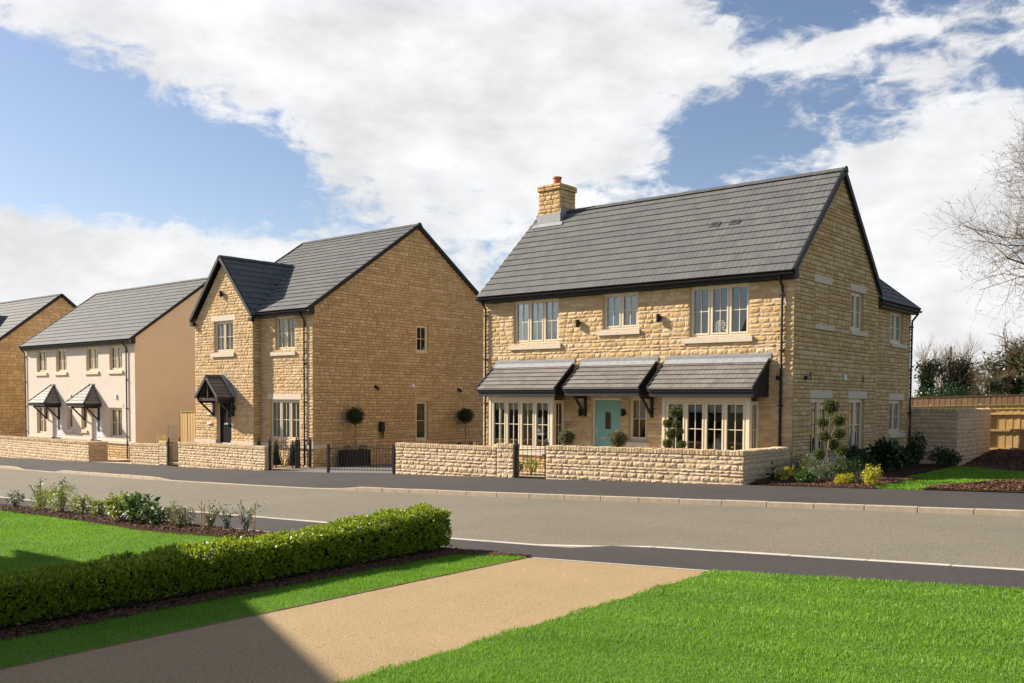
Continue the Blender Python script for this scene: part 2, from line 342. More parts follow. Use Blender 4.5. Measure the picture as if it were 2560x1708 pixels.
def dropF(x):   # how far the far kerb is dropped
    return 0.085 * max(smooth(-29.3, -28.3, x) * (1 - smooth(-20.2, -19.2, x)), smooth(-42.8, -41.8, x) * (1 - smooth(-38.2, -37.2, x)))
def dropN(x):
    return 0.085 * max(1 - smooth(-21.0, -19.0, x), smooth(-12.6, -11.4, x) * (1 - smooth(-8.1, -7.1, x)))
def sheet(name, xs, lo, hi, mat_, zf, ny=4, kind='structure', parent=None, label=None):
    V = []; F = []
    for x in xs:
        a, b = lo(x), hi(x)
        for j in range(ny + 1):
            y = a + (b - a) * j / ny; V.append((x, y, zf(x, y)))
    n = ny + 1
    for i in range(len(xs) - 1):
        for j in range(ny): F.append((i * n + j, (i + 1) * n + j, (i + 1) * n + j + 1, i * n + j + 1))
    o = link(name, np_mesh(name, V, F, mat_), parent)
    if kind and parent is None: o['kind'] = kind
    return o
def frange(a, b, n): return [a + (b - a) * i / n for i in range(n + 1)]
gx = [-900, -500, -300, -200] + frange(-140, -75, 6) + frange(-72, 40, 56) + [60, 100, 180, 300, 600, 900]
gy = [-700, -400, -200, -100, -60, -40] + frange(-25, 45, 35) + [60, 90, 140, 220, 350, 600, 1000]
V = [(x, y, gz(x, y) - 0.16) for x in gx for y in gy]; n = len(gy)
F = [(i * n + j, (i + 1) * n + j, (i + 1) * n + j + 1, i * n + j + 1) for i in range(len(gx) - 1) for j in range(n - 1)]
tag(link('ground', np_mesh('ground', V, F, m_earth)), kind='structure')
XR = frange(-130, -48, 20) + frange(-46, 12, 87) + frange(16, 110, 16)
sheet('road', XR, lambda x: yN(x) - 0.02, lambda x: yF(x) + 0.02, m_road, lambda x, y: gz(x, y) - 0.10, 4)
sheet('far_pavement', XR, lambda x: yF(x) + 0.12, lambda x: yW(x) + 0.02, m_pave, lambda x, y: gz(x, y) - dropF(x) * (1 - smooth(0.1, 1.5, y - yF(x))), 8)
sheet('near_pavement', XR, lambda x: yI(x), lambda x: yN(x) - 0.12, m_pave, lambda x, y: gz(x, y) - dropN(x) * smooth(-1.1, -0.12, y - yN(x)), 6)
def kerb(name, yc, side, drop, x0, x1, m, w=0.125, step=0.915, up=0.0):
    bed = MB(); root = None; rng = random.Random(5)
    xs = frange(x0, x1, int((x1 - x0) / 2))
    vv = []
    for x in xs: y = yc(x) + side * w / 2; vv.append((x, y, gz(x, y) - 0.14))
    bed.tube(vv, 0.04, 4); root = bed.build(name, m_edge); root['kind'] = 'structure'
    x = x0
    while x < x1:
        xe = min(x + step, x1); g = 0.004
        a0, a1 = yc(x + g), yc(xe - g)
        t0, t1 = gz(x, a0) - drop(x) + up, gz(xe, a1) - drop(xe) + up
        b0, b1 = a0 + side * w, a1 + side * w; j = rng.uniform(-.003, .003)
        P = [(x + g, a0, t0 - .2), (xe - g, a1, t1 - .2), (xe - g, b1, t1 - .2), (x + g, b0, t0 - .2), (x + g, a0, t0 + j), (xe - g, a1, t1 + j), (xe - g, b1, t1 + j), (x + g, b0, t0 + j)]
        k = MB().add(P, [(0, 3, 2, 1), (4, 5, 6, 7), (0, 1, 5, 4), (1, 2, 6, 5), (2, 3, 7, 6), (3, 0, 4, 7)])
        link('kerbstone', k.mesh('kerbstone', m, bevel=0.012), root); x = xe
kerb('far_kerb', yF, 1, dropF, -62, 9, m_kerb, up=.003)
kerb('near_kerb', yN, -1, dropN, -36, 9, m_edge, up=.003)
zs = lambda o: (lambda x, y: gz(x, y) + o)
# near side: drive, lawns, beds
DL, DR = -7.60, -5.12
sheet('drive', frange(DL, DR, 6), lambda x: -8.0, lambda x: yI(x) - 0.05, m_resin, zs(0.0), 24)
sheet('drive_edging', frange(-8.1, -4.9, 6), lambda x: yI(x) - 0.05, lambda x: yI(x), m_edge, zs(0.004), 1)
sheet('bed_edging', frange(-40, -9.9, 30), lambda x: yI(x) - 0.05, lambda x: yI(x), m_edge, zs(0.012), 1)
box_e = MB()
yy = frange(-6, 9.38, 40)
for a, b in zip(yy[:-1], yy[1:]):
    box_e.box((DL - .012, a, gz(DL, a) - .1), (DL, b, gz(DL, a) + .010))
tag(box_e.build('drive_edge_board', m_timberbrown), kind='structure')
sheet('right_lawn', frange(DR, 14, 20), lambda x: -9.0, lambda x: yI(x) - 0.001, m_lawn, zs(0.006), 24)
sheet('lawn_strip', frange(-8.58, DL - .012, 4), lambda x: -6.0, lambda x: 9.02 + (x + 8.58) * .42, m_lawn, zs(0.006), 24)
sheet('hedge_bed', frange(-9.85, -8.58, 3), lambda x: -3.5, lambda x: yI(x) - .05, m_soil, zs(0.010), 30)
sheet('bed_tip', frange(-8.58, DL - .012, 3), lambda x: 9.02 + (x + 8.58) * .42, lambda x: yI(x) - .05, m_soil, zs(0.012), 2)
sheet('left_lawn', frange(-26, -9.85, 16), lambda x: 2.6, lambda x: 8.45 - .25 * smooth(-19, -15, x) * (1 - smooth(-14.5, -13, x)), m_lawn, zs(0.006), 12)
sheet('flower_bed', frange(-26, -9.85, 16), lambda x: 8.45 - .25 * smooth(-19, -15, x) * (1 - smooth(-14.5, -13, x)), lambda x: yI(x) - .05, m_soil, lambda x, y: gz(x, y) + .012 + .05 * math.sin(max(0, min(1, (y - 8.4) / .7)) * math.pi), 4)
# far side
sheet('front_garden', frange(-21.0, -10.27, 10), lambda x: yW(x) + .30, lambda x: 23.62, m_gravelbed, lambda x, y: gz(x, y) + .004, 3)
sheet('house_driveway', frange(-28.58, -21.02, 8), lambda x: yW(x) + .02, lambda x: 46.0, m_drivegrey, zs(0.002), 12)
sheet('middle_front_garden', frange(-36.3, -28.6, 8), lambda x: yW(x) + .30, lambda x: 22.45, m_gravelbed, zs(0.004), 3)
sheet('left_front_garden', frange(-59, -36.4, 12), lambda x: yW(x) + .05, lambda x: 24.4, m_gravelbed, zs(0.003), 3)
def sheet_y(name, ys, lo, hi, mat_, zf, nx=4):
    V = []; n = nx + 1
    for y in ys:
        a, b = lo(y), hi(y); V += [(a + (b - a) * i / nx, y, zf(a + (b - a) * i / nx, y)) for i in range(n)]
    F = [(j * n + i, j * n + i + 1, (j + 1) * n + i + 1, (j + 1) * n + i) for j in range(len(ys) - 1) for i in range(nx)]
    return tag(link(name, np_mesh(name, V, F, mat_)), kind='structure')
xBed = curve([(20.9, -7.2), (25, -7.95), (29, -8.25), (33.4, -8.72), (39, -8.7)])
yBank = curve([(-9, 33.6), (-8.72, 33.2), (-6, 29.4), (0, 27), (14, 25)])
sheet_y('side_bed', frange(20.97, 33.4, 14), lambda y: -10.2, xBed, m_soil, lambda x, y: gz(x, y) + .01 + .06 * smooth(0, .8, y - yW(x)))
sheet_y('side_lawn', [21.0] + frange(21.3, 33.4, 14), lambda y: max(xBed(y), -7.2 if y < 21.2 else -99), lambda y: 12.0, m_lawn, lambda x, y: gz(x, y) + .012 - (.2 if y < yW(x) + .015 else 0), 20)
sheet('soil_bank', frange(-8.72, 14, 90), yBank, lambda x: 39.0, m_soil, lambda x, y: gz(x, y) + .016 + .42 * smooth(0, 5, y - yBank(x)) + .035 * math.sin(x * 7.1 + 2 * math.sin(y * 3)) * math.sin(y * 5.3 + x * 2) * smooth(0, .6, y - yBank(x)), 50)

# ---------------------------------------------------------------- stone and tile prototypes
def stone_protos(prefix, m, n=12, rough=.165):
    out = []
    for k in range(n):
        r = random.Random(100 + k); nx, nz = 6, 4
        V = []; idx = {}
        for j in range(nz):
            for i in range(nx):
                x = i / (nx - 1) - .5; z = j / (nz - 1) - .5
                edge = i in (0, nx - 1) or j in (0, nz - 1)
                if edge: y = -.80 + r.uniform(-.09, .09); x *= 1 - r.uniform(0, .02); z *= 1 - r.uniform(0, .05)
                else: y = -1.0 + r.uniform(-rough, rough); x += r.uniform(-.05, .05); z += r.uniform(-.06, .06)
                if (i in (0, nx - 1)) and (j in (0, nz - 1)): x *= .985; z *= .96; y = -.70
                idx[i, j] = len(V); V.append((x, y, z))
        F = []
        for j in range(nz - 1):
            for i in range(nx - 1):
                a, b, c, d = idx[i, j], idx[i + 1, j], idx[i + 1, j + 1], idx[i, j + 1]
                F += [(a, b, c), (a, c, d)] if (i + j + k) % 2 else [(a, b, d), (b, c, d)]
        ring = [idx[i, 0] for i in range(nx)] + [idx[nx - 1, j] for j in range(1, nz)] + [idx[i, nz - 1] for i in range(nx - 2, -1, -1)] + [idx[0, j] for j in range(nz - 2, 0, -1)]
        b = len(V); V += [(V[i][0], 0.0, V[i][2]) for i in ring]; m_ = len(ring)
        for q in range(m_): F.append((ring[q], b + q, b + (q + 1) % m_, ring[(q + 1) % m_]))
        me = bpy.data.meshes.new(prefix); me.from_pydata(V, [], F); me.materials.append(m); out.append(me)
    return out
ST1 = stone_protos('stone', m_stone); ST2 = stone_protos('ochre_stone', m_stone2, rough=.16); ST3 = stone_protos('walling_stone', m_stone3, rough=.16)
def flat_protos(prefix, m): return stone_protos(prefix, m, 8, .06)
ST1F = flat_protos('flat_stone', m_stone); ST2F = flat_protos('flat_ochre_stone', m_stone2); ST3F = flat_protos('flat_walling_stone', m_stone3)
def tile_proto(name, m, groove=True):
    pr = [(0, 0), (1, 0), (1, 1), (.515, 1), (.5, .55), (.485, 1), (0, 1)] if groove else [(0, 0), (1, 0), (1, 1), (0, 1)]
    mb = MB().prism([(x, 0, z) for x, z in pr], (0, 1, 0)); return mb.mesh(name, m)
TILE = tile_proto('roof_tile', m_tile); TILE2 = tile_proto('canopy_tile', m_tile2)
def ridge_proto():
    h = [(-.13, -.085), (-.03, .02), (.03, .02), (.13, -.085), (.115, -.10), (.025, .0), (-.025, .0), (-.115, -.10)]
    mb = MB(); n = 8
    mb.add([(0, y, z) for y, z in h] + [(1, y, z) for y, z in h], [(0, 1, 6, 7), (1, 2, 5, 6), (2, 3, 4, 5), (8, 15, 14, 9), (9, 14, 13, 10), (10, 13, 12, 11)] + [(i, (i + 1) % n, 8 + (i + 1) % n, 8 + i) for i in range(n)])
    return mb.mesh('ridge_tile', m_ridge)
RIDGE = ridge_proto()
class Wall:
    def __init__(s, P0, e):
        s.P = Vector((P0[0], P0[1])); s.e = Vector((e[0], e[1])).normalized(); s.rot = math.atan2(s.e.y, s.e.x)
    def T(s, u, d, z): return (s.P.x + s.e.x * u - s.e.y * d, s.P.y + s.e.y * u + s.e.x * d, z)
def front(Y): return Wall((0, Y), (1, 0))
def side(X): return Wall((X, 0), (0, 1))
def backing(parent, W, u0, u1, z0, z1, holes, m, gable=None, th=0.12, d0=0.032, name='wall', rev=None):
    us = sorted(set([u0, u1] + [h for r in holes for h in r[:2]])); zz = sorted(set([z0, z1] + [h for r in holes for h in r[2:4]]))
    mb = MB(); T = W.T
    def inside(u, z): return any(r[0] < u < r[1] and r[2] < z < r[3] for r in holes)
    for a, b in zip(us[:-1], us[1:]):
        for c, d in zip(zz[:-1], zz[1:]):
            if inside((a + b) / 2, (c + d) / 2): continue
            for dd in (d0, d0 + th): mb.add([T(a, dd, c), T(b, dd, c), T(b, dd, d), T(a, dd, d)], [(0, 1, 2, 3)])
    r0 = len(mb.f)
    for a, b, c, d in holes:
        for p, q in (((a, c), (b, c)), ((b, c), (b, d)), ((b, d), (a, d)), ((a, d), (a, c))):
            mb.add([T(p[0], d0, p[1]), T(q[0], d0, q[1]), T(q[0], d0 + th, q[1]), T(p[0], d0 + th, p[1])], [(0, 1, 2, 3)])
    r1 = len(mb.f)
    for p, q in (((u0, z0), (u1, z0)), ((u1, z0), (u1, z1)), ((u1, z1), (u0, z1)), ((u0, z1), (u0, z0))):
        mb.add([T(p[0], d0, p[1]), T(q[0], d0, q[1]), T(q[0], d0 + th, q[1]), T(p[0], d0 + th, p[1])], [(0, 1, 2, 3)])
    if gable:
        ua, za = gable
        tri = [T(u0, d0, z1), T(u1, d0, z1), T(ua, d0, za)]; iv = Vector(T(0, th, 0)) - Vector(T(0, 0, 0))
        mb.prism(tri, iv)
    o = mb.build(name, m, parent, fix=False)
    if rev:
        o.data.materials.append(rev)
        for i in range(r0, r1): o.data.polygons[i].material_index = 1
    return o
def lay(P, W, u0, u1, z0, z1, blocks, protos, rng, gable=None, hgt=.118, wid=(.17, .40), depth=.045, see=True, back=.036, keys=(), j=.017):
    """stones in courses round the blocks (openings, lintels, sills)"""
    ztop = gable[1] - .12 if gable else z1
    lv = [z0, ztop] + [z for b in blocks for z in b[2:4]] + list(keys)
    lv = sorted(set(round(z, 3) for z in lv if z0 - 1e-6 <= z <= ztop + 1e-6)); L2 = [lv[0]]
    for z in lv[1:]:
        if z - L2[-1] > .055: L2.append(z)
    cs = []
    for a, b in zip(L2[:-1], L2[1:]):
        n = max(1, round((b - a) / hgt)); ws = [rng.choice((.72, 1, 1, 1.3)) if n > 1 else 1 for _ in range(n)]; t = sum(ws); z = a
        for w in ws: cs.append((z, z + (b - a) * w / t)); z += (b - a) * w / t
    for a, b in cs:
        m_ = (a + b) / 2; lo, hi = u0, u1
        if gable and m_ > z1:
            f = (m_ - z1) / (gable[1] - z1); lo, hi = u0 + (gable[0] - u0) * f, u1 + (gable[0] - u1) * f
        iv = [(lo, hi)]
        for q in blocks:
            if q[2] < b - .02 and q[3] > a + .02:
                nv = []
                for s, e in iv:
                    if q[1] <= s or q[0] >= e: nv.append((s, e)); continue
                    if q[0] - s > .05: nv.append((s, q[0]))
                    if e - q[1] > .05: nv.append((q[1], e))
                iv = nv
        for s, e in iv:
            x = s
            while x < e - .01:
                w = rng.uniform(*wid) * (1.0 if b - a > .11 else 1.1)
                if e - x - w < .13: w = e - x
                if w > wid[1] * 1.35: w = w / 2
                c = W.T(x + w / 2, back, (a + b) / 2)
                pj = rng.uniform(.85, 1.15)
                M = Matrix.Translation(c) @ Matrix.Rotation(W.rot, 4, 'Z') @ Matrix.Diagonal((w - j, depth * pj, b - a - j, 1))
                if rng.random() < .5: M = M @ Matrix.Rotation(math.pi, 4, 'Y')
                P.add(rng.choice(protos), M, math.sqrt(w * (b - a)), see)
                x += w
def roof_slope(P, O, ex, es, width, length, gauge, tw, proto, rng, th=.030, see=True, clip=None, half=True):
    O = Vector(O); ex = Vector(ex).normalized(); es = Vector(es).normalized(); en = ex.cross(es)
    rows = max(1, round(length / gauge)); g = length / rows
    for r in range(rows):
        L_ = g * 1.12 if r < rows - 1 else g * .99
        ph = math.asin(.030 / (g * 1.12)); st = es * math.cos(ph) - en * math.sin(ph); nt_ = ex.cross(st)
        u = -(tw * .5 if (r % 2 and half) else 0.0)
        while u < width - .01:
            a, b = max(0, u), min(width, u + tw)
            if clip: a, b = clip(a, b, r * g + g / 2)
            if b - a > .03:
                w = b - a - .004
                o = O + ex * (a + .002) + es * (r * g) + en * (.034 + rng.uniform(-.0015, .0015))
                M = Matrix((ex * w, st * L_, nt_ * th)).transposed().to_4x4(); M.translation = o
                P.add(proto, M, math.sqrt(w * g), see)
            u += tw
def deck(name, parent, O, ex, es, width, length, m, th=.03):
    O = Vector(O); ex = Vector(ex); es = Vector(es); en = ex.cross(es).normalized()
    return MB().prism([O, O + ex * width, O + ex * width + es * length, O + es * length], -en * th).build(name, m, parent)
def ridge(P, a, b, step=.45, see=True):
    a, b = Vector(a), Vector(b); d = (b - a); n = max(1, round(d.length / step)); d /= n; t = d.normalized(); y = Vector((0, 0, 1)).cross(t)
    for i in range(n):
        M = Matrix((t * (d.length - .008), y, t.cross(y))).transposed().to_4x4(); M.translation = a + d * i + Vector((0, 0, .004 if i % 2 else 0))
        P.add(RIDGE, M, .3, see)
def verge(parent, a, b, out, m=None, h=.15, w=.07, name='verge'):
    """strip along a roof edge from a to b; out = horizontal direction away from the gable"""
    a, b, o = Vector(a), Vector(b), Vector(out); t = (b - a).normalized(); up = o.cross(t)
    if up.z < 0: up = -up
    P = [a - up * h * .62, a + o * w - up * h * .62, a + o * w + up * h * .38, a + up * h * .38]
    return MB().prism(P, b - a).build(name, m or m_black, parent)
def gutter(parent, a, b, r=.058, name='gutter'):
    a, b = Vector(a), Vector(b); t = (b - a).normalized(); s = Vector((0, 0, 1)).cross(t); up = Vector((0, 0, 1)); n = 8
    o = [a + s * (r * math.cos(math.pi + math.pi * i / n)) + up * (r * 1.05 * math.sin(math.pi + math.pi * i / n)) for i in range(n + 1)]
    q = [a + s * ((r - .007) * math.cos(math.pi + math.pi * i / n)) + up * ((r - .007) * 1.05 * math.sin(math.pi + math.pi * i / n)) for i in range(n, -1, -1)]
    mb = MB(); poly = o + q; N_ = len(poly); P = poly + [p + (b - a) for p in poly]
    F = [(i, (i + 1) % N_, N_ + (i + 1) % N_, N_ + i) for i in range(N_)]
    for i in range(n):
        for base in (0, N_): F.append((base + i, base + i + 1, base + N_ - 2 - i, base + N_ - 1 - i))
    mb.add(P, F); g = mb.build(name, m_black, parent)
    L_ = (b - a).length; k = max(2, int(L_ / .9))
    for i in range(k):
        p = a + (b - a) * ((i + .5) / k); e1 = t * .018
        c = MB(); c.prism([p + s * (r + .006) * math.cos(math.pi + math.pi * q_ / 6) + up * (r + .006) * 1.05 * math.sin(math.pi + math.pi * q_ / 6) - e1 for q_ in range(7)], e1 * 2)
        c.build('gutter_bracket', m_black, g)
    return g
def downpipe(parent, W, u, ztop, zbot, out=.20, shoe=True):
    T = W.T; r = .034
    pts = [T(u, -out, ztop), T(u, -out, ztop - .06), T(u, -.06, ztop - .30), T(u, -.06, ztop - .36), T(u, -.06, zbot + .1), T(u, -.06 - (.06 if shoe else 0), zbot + .02)]
    p = MB().tube(pts, r, 10).build('downpipe', m_black, parent, smooth=True)
    z = ztop - .5
    while z > zbot + .2:
        MB().box((u - .055, -.10, z - .02), (u + .055, .03, z + .02), T).build('pipe_clip', m_black, p); z -= 1.45
    return p
def window(parent, W, u0, u1, z0, z1, lights=1, bars=True, recess=.085, mid=.5, m=None, net=0, drape=False, fw=.05, cill=True, name='window', hbars=1, room=True):
    m = m or m_cream; T = W.T; d = recess
    fr = MB(); lw = (u1 - u0 - 2 * fw) / lights
    fr.box((u0, d, z0), (u0 + fw, d + .075, z1), T); fr.box((u1 - fw, d, z0), (u1, d + .075, z1), T)
    fr.box((u0 + fw, d, z0), (u1 - fw, d + .075, z0 + fw), T); fr.box((u0 + fw, d, z1 - fw), (u1 - fw, d + .075, z1), T)
    for i in range(1, lights):
        c = u0 + fw + lw * i; fr.box((c - .022, d + .001, z0 + fw), (c + .022, d + .074, z1 - fw), T)
    f = fr.build(name, m, parent, bevel=.004)
    if cill: MB().box((u0 - .03, d - .07, z0 - .03), (u1 + .03, d + .05, z0 - .001), T).build('window_board', m, f, bevel=.004)
    for i in range(lights):
        a = u0 + fw + lw * i + (.024 if i else .002); b = u0 + fw + lw * (i + 1) - (.024 if i < lights - 1 else .002); c0, c1 = z0 + fw + .002, z1 - fw - .002; s = .048; e = d - .012
        sb = MB(); sb.box((a, e, c0), (a + s, d + .06, c1), T); sb.box((b - s, e, c0), (b, d + .06, c1), T); sb.box((a + s, e, c0), (b - s, d + .06, c0 + s), T); sb.box((a + s, e, c1 - s), (b - s, d + .06, c1), T)
        sb.build('sash', m, f, bevel=.005)
        a, b, c0, c1 = a + s, b - s, c0 + s, c1 - s
        MB().box((a - .004, d + .030, c0 - .004), (b + .004, d + .038, c1 + .004), T).build('pane', m_glass, f)
        if bars:
            gb = MB(); w = .010; uc = (a + b) / 2
            if bars != 'h': gb.box((uc - w, d + .014, c0), (uc + w, d + .0295, c1), T)
            for h in range(hbars):
                zc = c0 + (c1 - c0) * (mid if hbars == 1 else (h + 1) / (hbars + 1)); gb.box((a, d + .0145, zc - w), (b, d + .029, zc + w), T)
            gb.build('glazing_bar', m, f)
        if net:                                                    # net curtain hanging behind the pane
            mb = MB(); n = 14; zt = c1 - .01; zb = c0 + (c1 - c0) * (1 - net)
            for k in range(n):
                for q in range(1):
                    ua, ub = a + (b - a) * k / n, a + (b - a) * (k + 1) / n
                    da, db = d + .13 + .015 * math.sin(k * 2.1), d + .13 + .015 * math.sin((k + 1) * 2.1)
                    mb.add([T(ua, da, zb), T(ub, db, zb), T(ub, db, zt), T(ua, da, zt)], [(0, 1, 2, 3)])
            mb.build('net_curtain', m_curtain, f, fix=False)
    if drape:
        for (a, b) in ((u0 + .05, u0 + .05 + (u1 - u0) * drape), (u1 - .05 - (u1 - u0) * drape, u1 - .05)):
            mb = MB(); n = 12
            for k in range(n):
                ua, ub = a + (b - a) * k / n, a + (b - a) * (k + 1) / n; da, db = d + .22 + .03 * math.sin(k * 1.9), d + .22 + .03 * math.sin((k + 1) * 1.9)
                mb.add([T(ua, da, z0 - .05), T(ub, db, z0 - .05), T(ub, db, z1 + .05), T(ua, da, z1 + .05)], [(0, 1, 2, 3)])
            mb.build('drape', m_drape, f, fix=False)
    return f
def lintel(parent, W, u0, u1, z0, z1, name='lintel', proud=.012, split=True, m=None):
    T = W.T; m = m or m_ashlar
    if split:
        c = (u0 + u1) / 2
        for a, b in ((u0, c - .002), (c + .002, u1)): MB().box((a, -proud, z0), (b, .09, z1), T).build(name, m, parent, bevel=.004)
    else: MB().box((u0, -proud, z0), (u1, .09, z1), T).build(name, m, parent, bevel=.004)
def lamp(parent, W, u, z, s=1.0):
    """up-and-down cylinder wall lamp"""
    T = W.T
    b = MB(); b.box((u - .05 * s, -.012, z - .06 * s), (u + .05 * s, .03, z + .06 * s), T); b.box((u - .012, -.06, z - .015), (u + .012, -.01, z + .015), T)
    o = b.build('wall_lamp', m_black, parent)
    c = T(u, -.085, z); MB().lathe(c, [(.045 * s, -.10 * s), (.05 * s, -.095 * s), (.05 * s, .095 * s), (.045 * s, .10 * s)], 14).build('lamp_body', m_black, o, smooth=False)
    return o
def door(parent, W, u0, u1, z0, z1, m, mf, recess=.10, glaze=None, slot=True, pz=.78, hz=.92):
    T = W.T; d = recess; fw = .055
    f = MB(); f.box((u0, d, z0), (u0 + fw, d + .08, z1), T); f.box((u1 - fw, d, z0), (u1, d + .08, z1), T); f.box((u0 + fw, d, z1 - fw), (u1 - fw, d + .08, z1), T); f.box((u0 + fw, d, z0), (u1 - fw, d + .08, z0 + .03), T)
    o = f.build('door_frame', mf, parent, bevel=.004)
    a, b, c0, c1 = u0 + fw + .003, u1 - fw - .003, z0 + .033, z1 - fw - .003
    dd = MB()
    if glaze:
        ga, gb, gc, gd = a + (b - a) * glaze[0], a + (b - a) * glaze[1], c0 + (c1 - c0) * glaze[2], c0 + (c1 - c0) * glaze[3]
        dd.box((a, d + .015, c0), (ga, d + .06, c1), T); dd.box((gb, d + .015, c0), (b, d + .06, c1), T); dd.box((ga, d + .015, c0), (gb, d + .06, gc), T); dd.box((ga, d + .015, gd), (gb, d + .06, c1), T)
    else: dd.box((a, d + .015, c0), (b, d + .06, c1), T)
    for q in (.30, .62):                                        # moulded panels' rails
        pass
    l = dd.build('door_leaf', m, o, bevel=0)
    if glaze:
        MB().box((ga, d + .03, gc), (gb, d + .042, gd), T).build('door_pane', m_glass, o)
        t = .022; k = MB(); k.box((ga - t, d + .006, gc - t), (ga, d + .016, gd + t), T); k.box((gb, d + .006, gc - t), (gb + t, d + .016, gd + t), T); k.box((ga, d + .006, gc - t), (gb, d + .016, gc), T); k.box((ga, d + .006, gd), (gb, d + .016, gd + t), T); k.build('pane_trim', m, o)
    if slot:
        uc = (a + b) / 2 if slot is True else a + (b - a) * slot
        MB().box((uc - .13, d + .004, z0 + pz), (uc + .13, d + .014, z0 + pz + .07), T).build('letter_plate', m_silver, o, bevel=.003)
    h = a + .07 if slot is not True else b - .07; sg = 1 if slot is not True else -1
    hh = MB(); hh.box((h - .018, d + .005, z0 + hz), (h + .018, d + .0145, z0 + hz + .24), T); hh.tube([T(h, d + .006, z0 + hz + .12), T(h, d - .04, z0 + hz + .12), T(h + sg * .11, d - .042, z0 + hz + .12)], .010, 8); hh.build('door_handle', m_silver, o)
    return o
# ---------------------------------------------------------------- main stone house (right)
def shell_plain(parent, u, m, name='wall'): pass
def canopy(parent, W, u0, u1, zt, zb, p, tw=.30, rows=6, cheek=True, name='canopy', rng=None):
    """lean-to tiled canopy over a bay or door: zt top at wall, zb tile edge at the front, p projection"""
    T = W.T; rng = rng or random.Random(3)
    b = MB()
    b.box((u0 + .04, -p + .06, zb - .235), (u1 - .04, -p + .09, zb - .02), T)                 # fascia
    b.box((u0 + .02, -p + .02, zb - .10), (u1 - .02, -p + .058, zb - .025), T)               # moulded lip
    b.box((u0 + .045, -p + .092, zb - .23), (u1 - .045, .02, zb - .20), T)                   # soffit
    for uu in (u0 + .045, u1 - .070):                                                        # side cheeks
        q = [T(uu, .02, zb - .195), T(uu, -p + .095, zb - .195), T(uu, -p + .095, zb - .03), T(uu, .02, zt - .16)]
        b.prism(q, Vector(T(.025, 0, 0)) - Vector(T(0, 0, 0)))
    o = b.build(name, m_blacktimber, parent)
    a = Vector(T(u0, -p, zb - .03)); es = (Vector(T(u0, 0, zt - .10)) - a); L_ = es.length; es.normalize(); ex = (Vector(T(1, 0, 0)) - Vector(T(0, 0, 0)))
    deck('canopy_deck', o, a + ex * .03 + es * .02, ex, es, u1 - u0 - .06, L_ - .03, m_black, .025)
    P = Pieces('canopy_tile', o, 'canopy_tiles', 400); roof_slope(P, a, ex, es, u1 - u0, L_ - .08, (L_ - .08) / rows, tw, TILE2, rng, th=.020, half=True); P.flush()
    en = ex.cross(es)
    for s_, uu in ((-1, u0 - .012), (1, u1 - .03)):                                          # verge clips
        q = Vector(T(uu, -p, zb - .03)); MB().prism([q - en * .05, q + ex * .042 - en * .05, q + ex * .042 + en * .066, q + en * .066], es * (L_ - .06)).build('canopy_verge', m_black, o)
    gut = Vector(T(u0 + .02, -p - .006, zb - .022)); MB().tube([T(u0 + .02, -p - .008, zb - .016), T(u1 - .02, -p - .008, zb - .016)], .013, 6).build('drip_edge', m_lead, o)
    # lead: upstand on the wall and apron on the tiles, in two lengths
    c = (u0 + u1) / 2
    for ua, ub in ((u0 - .01, c - .003), (c + .003, u1 + .01)):
        f = MB(); f.box((ua, -.022, zt - .13), (ub, .02, zt + .045), T)
        q0 = Vector(T(ua, -.02, zt - .105)) + en * .045; q1 = q0 - es * .20
        f.prism([q0, q0 + en * .012, q1 + en * .012, q1], ex * (ub - ua)); f.build('lead_flashing', m_lead, o)
    return o
def gallows(parent, W, u, z, p=.62, h=.62, w=.075):
    T = W.T; b = MB()
    b.box((u - w / 2, -.075, z - h), (u + w / 2, .02, z), T); b.box((u - w / 2, -p, z - w), (u + w / 2, -.076, z), T)
    A = Vector(T(u - w / 2 + .01, -.06, z - h + .06)); B = Vector(T(u - w / 2 + .01, -p + .05, z - .05)); n = Vector((0, 0, 1)); t = (B - A).normalized(); ex = (Vector(T(1, 0, 0)) - Vector(T(0, 0, 0))); s_ = t.cross(ex) * .032
    b.prism([A - s_, A + s_, B + s_, B - s_], ex * (w - .02)); return b.build('canopy_bracket', m_blacktimber, parent)
